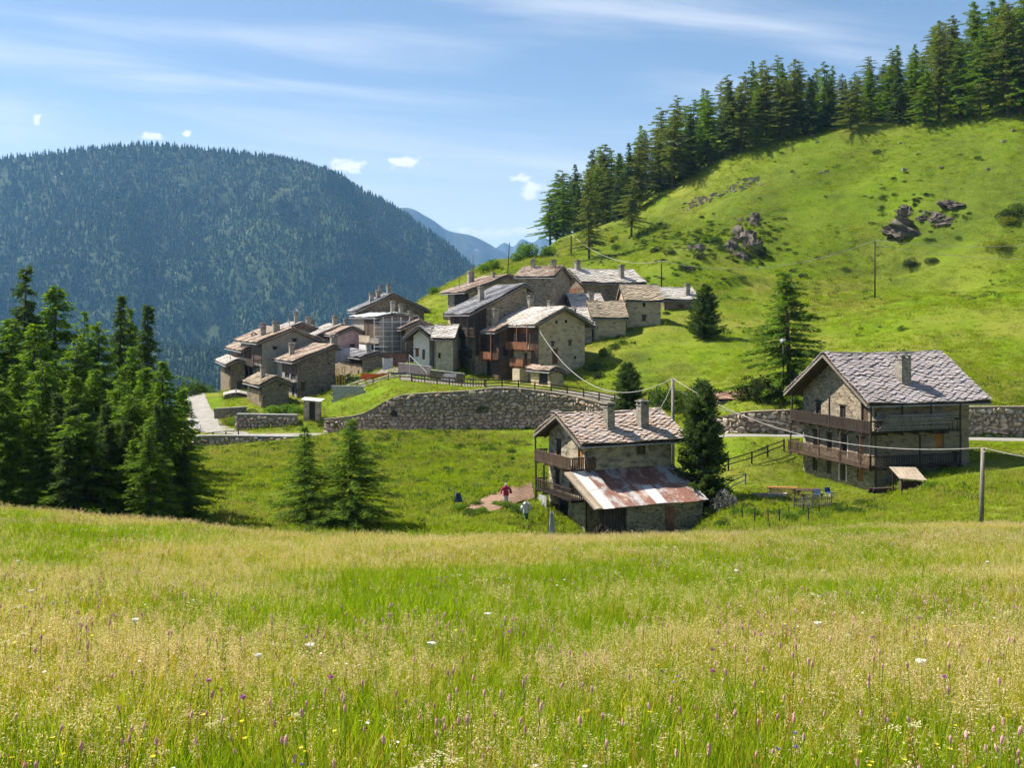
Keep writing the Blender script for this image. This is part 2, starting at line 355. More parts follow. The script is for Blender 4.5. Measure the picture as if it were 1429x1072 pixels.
M['white_fl'] = m_leaf('white_fl', [(0.75, 0.74, 0.66), (0.82, 0.82, 0.76)], 0.2, (1, 1, 1))
M['yellow_fl'] = m_leaf('yellow_fl', [(0.70, 0.58, 0.03), (0.75, 0.66, 0.06)], 0.25, (1, 1, 1))
M['violet_fl'] = m_leaf('violet_fl', [(0.22, 0.16, 0.45), (0.30, 0.22, 0.50)], 0.25, (1, 1, 1))
M['mauve_fl'] = m_leaf('mauve_fl', [(0.55, 0.18, 0.45), (0.6, 0.28, 0.5)], 0.25, (1, 1, 1))
M['cream_fl'] = m_leaf('cream_fl', [(0.46, 0.42, 0.20), (0.54, 0.50, 0.28)], 0.25, (1, 1, 1))
M['far_tree'] = m_leaf('far_tree', [(0.014, 0.030, 0.012), (0.03, 0.055, 0.018), (0.06, 0.09, 0.026), (0.12, 0.15, 0.045)], 0.25)

def m_ground():
    m, nt, b = mat_new('meadow_ground'); v = coords(nt)
    n1, n2, n3, n4 = noise(nt, v, 0.05, 5), noise(nt, v, 0.35, 6, 0.65), noise(nt, v, 2.5, 6, 0.7), noise(nt, v, 0.014, 4)
    c = ramp(nt, n2, [(0.25, (0.065, 0.115, 0.006)), (0.45, (0.12, 0.185, 0.007)), (0.62, (0.16, 0.225, 0.009)), (0.8, (0.22, 0.235, 0.03))])
    c = mixcol(nt, ramp(nt, n1, [(0.42, (0, 0, 0)), (0.62, (0.85, 0.85, 0.85))]), c, (0.235, 0.22, 0.045))
    c = mixcol(nt, ramp(nt, n4, [(0.45, (0, 0, 0)), (0.60, (0.6, 0.6, 0.6))]), c, (0.135, 0.215, 0.008))
    c = mixcol(nt, ramp(nt, noise(nt, v, 0.075, 7, 0.7), [(0.53, (0, 0, 0)), (0.68, (0.85, 0.85, 0.85))]), c, (0.06, 0.085, 0.012))
    c = mixcol(nt, 0.75, c, ramp(nt, n3, [(0.25, (0.55, 0.57, 0.5)), (0.7, (1.25, 1.24, 1.25))]), 'MULTIPLY')
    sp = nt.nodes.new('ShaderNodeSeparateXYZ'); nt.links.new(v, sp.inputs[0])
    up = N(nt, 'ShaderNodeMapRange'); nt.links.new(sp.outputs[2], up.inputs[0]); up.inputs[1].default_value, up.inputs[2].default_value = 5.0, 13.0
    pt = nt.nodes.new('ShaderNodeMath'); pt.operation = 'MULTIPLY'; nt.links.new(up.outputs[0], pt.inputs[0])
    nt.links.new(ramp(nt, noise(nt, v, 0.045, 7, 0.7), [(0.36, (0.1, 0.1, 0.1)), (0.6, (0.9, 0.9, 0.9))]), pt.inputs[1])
    c = mixcol(nt, pt.outputs[0], c, ramp(nt, noise(nt, v, 0.5, 7, 0.7), [(0.3, (0.04, 0.062, 0.010)), (0.6, (0.105, 0.145, 0.016)), (0.75, (0.19, 0.17, 0.05))]))  # upper slope: scrubby pasture, with shade from its facing also put into the colour
    nt.links.new(c, b.inputs['Base Color']); b.inputs['Roughness'].default_value = 0.95
    b.inputs['Specular IOR Level'].default_value = 0.05
    bump(nt, b, n3, 0.8, 0.35); return m
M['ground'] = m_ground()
def m_mountain(name, c0, c1, rock):
    m, nt, b = mat_new(name); v = coords(nt)
    c = ramp(nt, noise(nt, v, 0.02, 6), [(0.35, c0), (0.65, c1)])
    c = mixcol(nt, ramp(nt, noise(nt, v, 0.016, 8, 0.7), [(0.63, (0, 0, 0)), (0.67, (1, 1, 1))]), c, rock)
    nt.links.new(c, b.inputs['Base Color']); b.inputs['Roughness'].default_value = 1.0
    return m
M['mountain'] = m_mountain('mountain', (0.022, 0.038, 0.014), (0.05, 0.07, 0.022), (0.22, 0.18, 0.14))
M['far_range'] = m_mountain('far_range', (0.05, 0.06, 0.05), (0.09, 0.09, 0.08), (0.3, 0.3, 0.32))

# ------------------------------------------------------------------ terrain
# per column of the photograph: distance and row of a b c e g h i j k m o p s q r along the ground
COLS = {
 -1500: [(3, 1465), (20, 806), (44, 718), (62, 779.6), (80, 800), (100, 840), (118, 880), (121, 885), (123, 890), (150, 950), (190, 1020), (225, 1080), (260, 1140), (300, 1200), (420, 1250)],
 -300: [(3, 1465), (20, 806), (46, 717.2), (62, 754.04), (80, 770), (100, 790), (118, 820), (121, 825), (123, 830), (150, 880), (190, 950), (225, 1010), (260, 1060), (300, 1120), (420, 1200)],
 0: [(3, 1465), (20, 811), (46, 724), (62, 746.9), (80, 745), (100, 740), (120, 760), (123, 765), (125, 770), (150, 820), (190, 900), (225, 960), (260, 1010), (300, 1080), (420, 1180)],
 150: [(3, 1465), (20, 814), (47, 736), (63, 758.8), (82, 735), (105, 690), (126, 680), (129, 685), (131, 690), (150, 730), (190, 820), (225, 900), (260, 960), (300, 1030), (420, 1150)],
 262: [(3, 1465), (20, 815), (48, 743.52), (64, 761.664), (85, 706), (110, 655), (127, 625), (130, 606), (133, 604), (152, 572), (178, 552), (205, 590), (240, 700), (290, 860), (420, 1100)],
 300: [(3, 1465), (20, 815), (48, 748), (64, 762.6), (85, 706), (110, 652), (127, 622), (129, 606), (133, 603), (150, 570), (178, 548), (205, 580), (240, 690), (290, 850), (420, 1100)],
 430: [(3, 1465), (20, 816), (48, 759.5), (65, 768.5), (85, 712), (110, 652), (127, 610), (131, 605), (133, 588), (148, 565), (180, 535), (205, 525), (240, 610), (290, 780), (420, 1050)],
 500: [(3, 1465), (20, 816), (48, 762.154), (65, 771.154), (85, 714), (110, 654), (126.8, 601), (130, 605), (132, 580), (148, 543), (180, 512), (205, 482), (235, 520), (290, 720), (420, 1000)],
 560: [(3, 1465), (20, 816), (48, 762), (65, 771), (85, 715), (110, 655), (126.8, 601), (130, 605), (132, 553), (150, 524), (180, 492), (202, 462), (225, 447), (290, 640), (420, 900)],
 650: [(3, 1465), (20, 816), (48, 764), (65, 773), (85, 714), (110, 655), (126.8, 601), (130, 604), (132, 547), (152, 530), (178, 472), (200, 432), (235, 393), (290, 520), (420, 800)],
 700: [(3, 1465), (20, 816), (48, 764), (65, 773), (85, 716), (110, 655), (126.8, 601), (130, 603), (131.5, 543), (153, 534), (176, 458), (200, 418), (245, 370), (285, 440), (420, 640)],
 780: [(3, 1465), (20, 816), (48, 761), (65, 770), (88, 742), (106, 676), (125.8, 599), (129, 602), (130.5, 551), (146, 538), (172, 458), (200, 408), (240, 362), (275, 335), (420, 380)],
 850: [(3, 1465), (20, 816), (48, 758), (65, 767), (90, 752), (106, 690), (122, 602), (126, 602), (128, 566), (140, 540), (168, 460), (198, 402), (235, 352), (270, 310), (400, 300)],
 950: [(3, 1465), (20, 816), (48, 754), (65, 763), (91, 742), (104, 680), (117, 612), (121, 605), (123, 588), (138, 540), (165, 462), (195, 402), (230, 330), (262, 258), (380, 215)],
 1050: [(3, 1465), (20, 815), (48, 752.2), (65, 761.2), (88, 706), (104, 654), (112, 611), (116.5, 606), (118, 576), (136, 530), (165, 462), (204, 404), (230, 310), (260, 210), (370, 165)],
 1130: [(3, 1465), (20, 814), (48, 751.16), (65, 760.16), (88, 707), (105, 664), (112.5, 612), (116.5, 607), (118, 573), (136, 523), (165, 456), (203, 402), (228, 302), (256, 197), (365, 152)],
 1200: [(3, 1465), (20, 814), (48, 750), (65, 759), (88, 704), (104, 666), (112, 613), (116.5, 608), (118, 571), (136, 515), (165, 450), (202, 400), (225, 295), (252, 180), (360, 140)],
 1300: [(3, 1465), (20, 814), (47, 749.183), (65, 749.183), (88, 678), (100, 648), (112, 615), (116.5, 609), (118, 570), (136, 508), (162, 440), (197, 394), (215, 290), (246, 158), (350, 110)],
 1429: [(3, 1465), (20, 813), (46, 750), (65, 750), (85, 676), (100, 640), (112, 618), (116.5, 611), (118, 569), (136, 500), (158, 430), (188, 392), (205, 290), (238, 138), (340, 80)],
 1800: [(3, 1465), (20, 811), (45, 743), (65, 743), (85, 660), (100, 632), (112, 618), (116.5, 612), (118, 570), (134, 490), (152, 410), (172, 360), (195, 240), (224, 60), (320, 0)],
 3000: [(3, 1465), (20, 806), (45, 721), (65, 721), (85, 630), (100, 610), (112, 600), (116.5, 596), (118, 560), (130, 470), (145, 380), (165, 300), (185, 160), (210, -20), (320, -100)],
}
CPX = np.array(sorted(COLS), dtype=float)
CD = np.array([[n[0] for n in COLS[int(p)]] for p in CPX])
CZ = np.array([[(HY - n[1]) / F * n[0] for n in COLS[int(p)]] for p in CPX])
def pchip_slopes(x, y):                                # along last axis
    h, dl = np.diff(x, axis=-1), np.diff(y, axis=-1) / np.diff(x, axis=-1)
    m = np.zeros_like(y)
    w1, w2 = 2 * h[..., 1:] + h[..., :-1], h[..., 1:] + 2 * h[..., :-1]
    ok = dl[..., 1:] * dl[..., :-1] > 0
    with np.errstate(divide='ignore', invalid='ignore'):
        hm = (w1 + w2) / (w1 / dl[..., :-1] + w2 / dl[..., 1:])
    m[..., 1:-1] = np.where(ok, hm, 0); m[..., 0], m[..., -1] = dl[..., 0], dl[..., -1]
    return m
def hermite(x0, x1, y0, y1, m0, m1, x):
    h = x1 - x0; t = np.clip((x - x0) / h, 0, 1)
    return (1 + 2 * t) * (1 - t) ** 2 * y0 + t * (1 - t) ** 2 * h * m0 + t * t * (3 - 2 * t) * y1 + t * t * (t - 1) * h * m1
_MD = pchip_slopes(np.broadcast_to(CPX, CD.T.shape), CD.T); _MZ = pchip_slopes(np.broadcast_to(CPX, CZ.T.shape), CZ.T)
def nodes_at(px):
    px = np.clip(np.asarray(px, float), CPX[0], CPX[-1]); i = np.clip(np.searchsorted(CPX, px) - 1, 0, len(CPX) - 2)
    D = np.stack([hermite(CPX[i], CPX[i + 1], CD[i, k], CD[i + 1, k], _MD[k, i], _MD[k, i + 1], px) for k in range(CD.shape[1])], -1)
    Z = np.stack([hermite(CPX[i], CPX[i + 1], CZ[i, k], CZ[i + 1, k], _MZ[k, i], _MZ[k, i + 1], px) for k in range(CD.shape[1])], -1)
    return D, Z
def bumps(X, Y, D):
    """natural unevenness; left out on the road and its walls"""
    ss = lambda t: np.clip(t, 0, 1) ** 2 * (3 - 2 * np.clip(t, 0, 1)); pxl = CX + F * X / np.maximum(Y, .5); e = Y - D[..., 11] - fbm(X / 12, X * 0 + 3.3, 5, 2) * 3
    step = (1.1 * ss(e / 2.0) * (1 - ss((e - 2) / 22)) + .8 * ss((e + 24) / 1.8) * (1 - ss((e + 22) / 15))) * ss((pxl - 960) / 70)
    near = np.clip((D[..., 5] - Y) / 12, 0, 1); far = np.clip((Y - D[..., 9]) / 25, 0, 1)
    return near * (fbm(X / 7.0, Y / 7.0, 3) * 0.42 + fbm(X / 1.6, Y / 1.6, 9, 3) * 0.10) * np.clip(Y / 12, 0.2, 1) + far * (fbm(X / 30.0, Y / 30.0, 21, 3) * 3.0 + fbm(X / 26.0 + Y / 40, Y / 4.2, 23, 2) * 0.7 + fbm(X / 6.0, Y / 6.0, 31, 3) * 0.3) + step
def ground_z(X, Y):
    X, Y = np.atleast_1d(np.asarray(X, float)), np.atleast_1d(np.asarray(Y, float))
    D, Z = nodes_at(CX + F * X / np.maximum(Y, 0.5))
    m = pchip_slopes(D, Z); i = np.clip((Y[:, None] > D).sum(1) - 1, 0, D.shape[1] - 2); r = np.arange(len(Y))
    return hermite(D[r, i], D[r, i + 1], Z[r, i], Z[r, i + 1], m[r, i], m[r, i + 1], Y) + bumps(X, Y, D)
def gz(x, y): return float(ground_z([x], [y])[0])
def P(px, py, d): return Vector(((px - CX) / F * d, d, (HY - py) / F * d))
def G(px, d, up=0.0):
    x = (px - CX) / F * d; return Vector((x, d, gz(x, d) + up))

def build_ground():
    px = np.concatenate([np.linspace(-1500, -220, 40), np.linspace(-200, 1640, 300), np.linspace(1670, 3000, 40)])
    sub = [16, 34, 12, 16, 14, 12, 4, 6, 16, 26, 22, 24, 24, 16]
    D, Z = nodes_at(px); m = pchip_slopes(D, Z)
    ds, zs = [D[:, :1]], []
    t_all = []
    for k, n in enumerate(sub):
        t = np.linspace(0, 1, n + 1)[(0 if k == 0 else 1):]
        t_all.append((k, t))
    Y = np.concatenate([D[:, k:k + 1] + (D[:, k + 1:k + 2] - D[:, k:k + 1]) * t[None] for k, t in t_all], 1)
    Zz = np.concatenate([hermite(D[:, k:k + 1], D[:, k + 1:k + 2], Z[:, k:k + 1], Z[:, k + 1:k + 2], m[:, k:k + 1], m[:, k + 1:k + 2], D[:, k:k + 1] + (D[:, k + 1:k + 2] - D[:, k:k + 1]) * t[None]) for k, t in t_all], 1)
    X = (px[:, None] - CX) / F * Y
    Zz = Zz + bumps(X, Y, D[:, None, :])
    nc, nr = X.shape
    V = np.stack([X, Y, Zz], -1).reshape(-1, 3)
    a = (np.arange(nc - 1)[:, None] * nr + np.arange(nr - 1)[None]).ravel()
    Fc = np.stack([a, a + nr, a + nr + 1, a + 1], 1)
    # the slope the photographer stands on, behind the first row
    gx, gy = np.meshgrid(np.linspace(-40, 40, 41), np.linspace(-40, 3.0, 12), indexing='ij')
    z0 = -2.05 + (3.0 - gy) * 0.17
    n0 = len(V); V = np.concatenate([V, np.stack([gx, gy, z0 - 0.01], -1).reshape(-1, 3)])
    b = (np.arange(40)[:, None] * 12 + np.arange(11)[None]).ravel() + n0
    Fc = np.concatenate([Fc, np.stack([b, b + 12, b + 13, b + 1], 1)])
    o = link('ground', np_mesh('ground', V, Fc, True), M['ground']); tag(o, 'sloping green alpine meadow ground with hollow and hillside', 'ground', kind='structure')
build_ground()

def ribbon(name, pts_l, pts_r, mat, label, cat, up=0.03, kind='structure'):
    V, Fc = [], []; k = 9
    res = lambda p: [Vector(p[i]).lerp(Vector(p[i + 1]), t / 6) for i in range(len(p) - 1) for t in range(6)] + [Vector(p[-1])]
    pts_l, pts_r = res(pts_l), res(pts_r); n = len(pts_l)
    for a, b in zip(pts_l, pts_r):
        for i in range(k): V.append(Vector(a).lerp(Vector(b), i / (k - 1)))
    V = np.array([tuple(v) for v in V]); V[:, 2] = ground_z(V[:, 0], V[:, 1]) + up
    for i in range(n - 1):
        for j in range(k - 1): Fc.append([i * k + j, (i + 1) * k + j, (i + 1) * k + j + 1, i * k + j + 1])
    return tag(link(name, np_mesh(name, V, Fc, True), mat), label, cat, kind=kind)
def road_pts(lo, hi, k0, k1, f0, f1, n=60):
    out = []
    for px in np.linspace(lo, hi, n):
        D, Z = nodes_at([px]); d0, d1 = D[0, k0], D[0, k1]
        a, b = d0 + (d1 - d0) * f0, d0 + (d1 - d0) * f1
        out.append((((px - CX) / F * a, a, 0), ((px - CX) / F * b, b, 0)))
    return [q[0] for q in out], [q[1] for q in out]
l, r = road_pts(345, 1900, 6, 7, 0.25, 0.98, 110)
ribbon('road', l, r, M['asphalt'], 'pale narrow asphalt road running below the stone walls', 'road')
bend_l = [P(262, 0, d) for d in (185, 175, 165, 156, 149, 143, 138)] + [P(276, 0, 134), P(300, 0, 130.0), P(345, 0, 128.2)]
bend_r = [P(284, 0, 185), P(285, 0, 175), P(287, 0, 165), P(290, 0, 156), P(295, 0, 149), P(302, 0, 143), P(311, 0, 138), P(326, 0, 134.5), P(336, 0, 131.8), P(347, 0, 130.4)]
ribbon('road', bend_l, bend_r, M['asphalt'], 'pale road bend climbing past the lowest village houses', 'road', up=0.05)
# lane up to the village above the long wall
ll = [P(px, 0, d) for px, d in ((560, 143.5), (600, 141.5), (650, 138.5), (700, 134.5), (760, 132.5), (820, 130.6), (870, 127.0))]
lr = [P(px, 0, d) for px, d in ((556, 147.5), (602, 146), (655, 143.5), (708, 139.5), (768, 137), (830, 135.5), (885, 130.5))]
ribbon('lane', ll, lr, M['lane'], 'sloping lane behind the wooden fence leading into the village', 'lane', up=0.06)

# ------------------------------------------------------------------ mountains and far woods
def mountain(name, label, crest, d_base, d_crest, z_base, mat, amp, seed, back=0.8, gully=1.0):
    cp = np.array(crest, float); px = np.linspace(cp[0, 0], cp[-1, 0], 190)
    m = pchip_slopes(cp[:, 0], cp[:, 1]); i = np.clip(np.searchsorted(cp[:, 0], px) - 1, 0, len(cp) - 2)
    py = hermite(cp[i, 0], cp[i + 1, 0], cp[i, 1], cp[i + 1, 1], m[i], m[i + 1], px)
    t = np.concatenate([np.linspace(0, 1, 70), 1 + np.linspace(0.04, 1, 20)])
    zc = (HY - py) / F * d_crest
    X = np.zeros((len(px), len(t))); Y = X.copy(); Z = X.copy()
    for k, tt in enumerate(t):
        d = d_base + (d_crest - d_base) * tt if tt <= 1 else d_crest + (d_crest - d_base) * (tt - 1) * back
        Y[:, k] = d; X[:, k] = (px - CX) / F * (d_crest + (d - d_crest) * 0.75)
        s = tt if tt <= 1 else 2 - tt
        Z[:, k] = z_base + (zc - z_base) * (1 - (1 - s) ** 1.25)
    fade = np.clip(1.0 - np.abs(t - 1) * 0.0, 0, 1)[None] * np.clip(np.abs(t - 1) * 6, 0.05, 1)[None]
    g = fbm(X / 420 + Y / 900, Y / 1500 - X / 2400, seed, 5) * amp * gully + fbm(X / 90, Y / 90, seed + 7, 4) * amp * 0.3
    Z = Z + (g - amp * 0.42) * fade
    nc, nr = X.shape; a = (np.arange(nc - 1)[:, None] * nr + np.arange(nr - 1)[None]).ravel()
    V = np.stack([X, Y, Z], -1).reshape(-1, 3)
    o = link(name, np_mesh(name, V, np.stack([a, a + nr, a + nr + 1, a + 1], 1), True), mat)
    tag(o, label, 'mountain', kind='structure')
    return X, Y, Z
MX, MY, MZ = mountain('mountain', 'broad forested mountain across the valley', [(-900, 330), (-500, 270), (-200, 238), (0, 219), (100, 209), (200, 200), (260, 203), (300, 209), (400, 225), (450, 242), (500, 265), (560, 294), (600, 325), (650, 364), (690, 402), (740, 460), (820, 600), (900, 800)], 1750, 3100, -420, M['mountain'], 210, 5)
HX, HYY, HZ = mountain('valley_spur', 'dark wooded spur in the valley below the village', [(-700, 440), (-200, 455), (100, 474), (200, 482), (260, 488), (320, 497), (400, 520), (520, 580), (700, 700)], 1150, 1750, -330, M['mountain'], 20, 15)
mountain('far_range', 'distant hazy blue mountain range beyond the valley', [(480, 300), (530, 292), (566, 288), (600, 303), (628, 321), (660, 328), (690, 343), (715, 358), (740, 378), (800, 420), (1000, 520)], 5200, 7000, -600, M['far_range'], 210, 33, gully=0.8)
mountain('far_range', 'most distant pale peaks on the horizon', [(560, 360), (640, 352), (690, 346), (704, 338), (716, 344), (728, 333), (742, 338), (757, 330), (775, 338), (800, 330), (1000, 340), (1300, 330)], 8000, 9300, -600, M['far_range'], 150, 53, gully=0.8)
# valley floor far below
vf = np.array([(-14000, 300, -420), (14000, 300, -420), (14000, 11000, -420), (-14000, 11000, -420)])
tag(link('valley_floor', np_mesh('valley_floor', vf, [[0, 1, 2, 3]]), M['mountain']), 'wooded valley floor far below the village', 'valley', kind='structure')

PROTO = bpy.data.collections.new('prototypes')           # not linked to the scene: sources for scattered ground cover
def scatter(name, label, cat, pts, rot, scl, idx, proto_meshes):
    col = bpy.data.collections.new(name + '_src')
    for i, me in enumerate(proto_meshes):
        o = bpy.data.objects.new('%s_%02d' % (name, i), me); col.objects.link(o)
    me = bpy.data.meshes.new(name); n = len(pts)
    me.vertices.add(n); me.vertices.foreach_set('co', np.asarray(pts, np.float32).ravel())
    for nm, ty, key, arr in (('rot', 'FLOAT_VECTOR', 'vector', rot), ('scl', 'FLOAT_VECTOR', 'vector', scl), ('idx', 'INT', 'value', idx)):
        at = me.attributes.new(nm, ty, 'POINT')
        at.data.foreach_set(key, np.asarray(arr, np.int32 if ty == 'INT' else np.float32).ravel())
    o = link(name, me); tag(o, label, cat, kind='stuff')
    ng = bpy.data.node_groups.new(name, 'GeometryNodeTree')
    ng.interface.new_socket('Geometry', in_out='INPUT', socket_type='NodeSocketGeometry')
    ng.interface.new_socket('Geometry', in_out='OUTPUT', socket_type='NodeSocketGeometry')
    gi, go = ng.nodes.new('NodeGroupInput'), ng.nodes.new('NodeGroupOutput')
    ip, ci = ng.nodes.new('GeometryNodeInstanceOnPoints'), ng.nodes.new('GeometryNodeCollectionInfo')
    ci.inputs['Collection'].default_value = col
    ci.inputs['Separate Children'].default_value = True; ci.inputs['Reset Children'].default_value = True
    ip.inputs['Pick Instance'].default_value = True
    L = ng.links
    L.new(gi.outputs[0], ip.inputs['Points']); L.new(ci.outputs[0], ip.inputs['Instance'])
    for nm, ty, so in (('rot', 'FLOAT_VECTOR', 'Rotation'), ('scl', 'FLOAT_VECTOR', 'Scale'), ('idx', 'INT', 'Instance Index')):
        na = ng.nodes.new('GeometryNodeInputNamedAttribute'); na.data_type = ty; na.inputs[0].default_value = nm
        L.new(na.outputs[0], ip.inputs[so])
    L.new(ip.outputs[0], go.inputs[0])
    md = o.modifiers.new('scatter', 'NODES'); md.node_group = ng
    return o

def far_tree_mesh(k):
    rr = random.Random(k); mb = MB(); z = 0.0
    tiers = 4
    for t in range(tiers):
        n = 6; z0 = 0.06 + t * 0.2; r0 = (0.20 - t * 0.042) * rr.uniform(0.85, 1.15); z1 = z0 + 0.36
        ring = [(math.cos(6.283 * i / n + t) * r0 * rr.uniform(0.65, 1.25), math.sin(6.283 * i / n + t) * r0 * rr.uniform(0.65, 1.25), z0 + rr.uniform(-0.04, 0.04)) for i in range(n)]
        for i in range(n): mb.poly([ring[i], ring[(i + 1) % n], (0, 0, z1)])
    me = mb.mesh('far_tree'); me.materials.append(M['far_tree']); return me
FT = [far_tree_mesh(k) for k in range(5)]
def wood(name, label, X, Y, Z, n, h0, h1, gap):
    nc, nr = X.shape
    i, j = NR.uniform(0, nc - 1.001, n), NR.uniform(0, nr - 1.001, n)
    a, b, fi, fj = i.astype(int), j.astype(int), i % 1, j % 1
    q = lambda A: (A[a, b] * (1 - fi) + A[a + 1, b] * fi) * (1 - fj) + (A[a, b + 1] * (1 - fi) + A[a + 1, b + 1] * fi) * fj
    p = np.stack([q(X), q(Y), q(Z)], -1)
    keep = fbm(p[:, 0] / 60, (p[:, 2] + p[:, 1] * 0.3) / 130, 77, 4) < gap
    p = p[keep]; m = len(p)
    s = NR.uniform(h0, h1, m) * (1 + 0.4 * fbm(p[:, 0] / 200, p[:, 1] / 200, 41))
    scatter(name, label, 'forest', p, np.stack([np.zeros(m), np.zeros(m), NR.uniform(0, 6.28, m)], -1), np.stack([s * 1.15, s * 1.15, s], -1), NR.integers(0, 5, m), FT)
wood('mountain_forest', 'dense conifer forest covering the broad mountain', MX, MY, MZ, 110000, 9, 20, 0.42)
wood('spur_forest', 'dark conifer forest on the valley spur', HX, HYY, HZ, 20000, 11, 19, 0.5)

# the air
hz = MB().box(-16000, 16000, -400, 11500, -700, 800).build('haze', None)
hm = bpy.data.materials.new('haze'); hm.use_nodes = True; ht = hm.node_tree; ht.nodes.clear()
pv = ht.nodes.new('ShaderNodeVolumePrincipled'); ho = ht.nodes.new('ShaderNodeOutputMaterial')
pv.inputs['Density'].default_value = 0.000078; pv.inputs['Color'].default_value = (0.24, 0.56, 1.0, 1); pv.inputs['Anisotropy'].default_value = 0.2
ht.links.new(pv.outputs[0], ho.inputs['Volume']); hz.data.materials.append(hm)
tag(hz, 'thin blue summer haze filling the valley air', 'haze', kind='stuff')

# ------------------------------------------------------------------ houses
def clip_rect(poly, Lu, Lv):
    for ax, lim, sg in ((0, 0.0, 1), (0, Lu, -1), (1, 0.0, 1), (1, Lv, -1)):
        out = []
        for i in range(len(poly)):
            a, b = poly[i], poly[(i + 1) % len(poly)]
            ia, ib = sg * (a[ax] - lim) >= 0, sg * (b[ax] - lim) >= 0
            if ia: out.append(a)
            if ia != ib:
                t = (lim - a[ax]) / (b[ax] - a[ax]); out.append((a[0] + (b[0] - a[0]) * t, a[1] + (b[1] - a[1]) * t))
        poly = out
        if len(poly) < 3: return None
    return poly
def slab_roof(O, eu, ev, Lu, Lv, s, mat, parent, mode, hs=0.62, limit=290):
    """diamond stone slabs lapped like scales; v runs up the slope from the eave"""
    O, eu, ev = Vector(O), Vector(eu).normalized(), Vector(ev).normalized(); nn = eu.cross(ev)
    if nn.z < 0: nn = -nn
    hv = s * hs; rows = int(Lv / (hv / 2)) + 2; joined = MB(); count = 0
    for rI in range(rows, -1, -1):
        v0 = rI * hv / 2
        for cI in range(-1, int(Lu / s) + 2):
            u0 = (cI + (0.5 if rI % 2 else 0)) * s + R.uniform(-0.06, 0.06) * s; vv = v0 + R.uniform(-0.06, 0.06) * hv
            kk = 0.55 if mode == 'parts' else 0.50
            a, b = s * kk * R.uniform(0.9, 1.08), hv * kk * R.uniform(0.9, 1.1)
            poly = [(u0 + R.uniform(-.08, .08) * s, vv - b), (u0 + a, vv + R.uniform(-.08, .08) * hv), (u0 + R.uniform(-.08, .08) * s, vv + b), (u0 - a, vv + R.uniform(-.08, .08) * hv)]
            q = clip_rect(poly, Lu, Lv)
            if not q: continue
            tilt, th, off = R.uniform(0.07, 0.16), R.uniform(0.045, 0.09), R.uniform(0.01, 0.04)
            hgt = lambda p: off + tilt * (0.5 - (p[1] - vv) / (2 * b)) + 0.13 * (2 * p[0] / Lu - 1) ** 2 + 0.05 * math.sin(p[0] * 1.1 + p[1])+ .05
            bot = [O + eu * p[0] + ev * p[1] + nn * hgt(p) for p in q]; top = [x + nn * th for x in bot]
            mb = joined if (mode == 'stuff' or count >= limit) else MB()
            n = len(mb.v); k = len(q)
            mb.v += [tuple(x) for x in bot] + [tuple(x) for x in top]
            mb.f.append([n + k + i for i in range(k)]); mb.f.append([n + i for i in range(k)][::-1])
            for i in range(k): mb.f.append([n + i, n + (i + 1) % k, n + k + (i + 1) % k, n + k + i])
            if mb is not joined:
                mb.build('roof_slab', mat, parent); count += 1
    if joined.f: tag(joined.build('slab_field', mat, parent), kind='stuff')

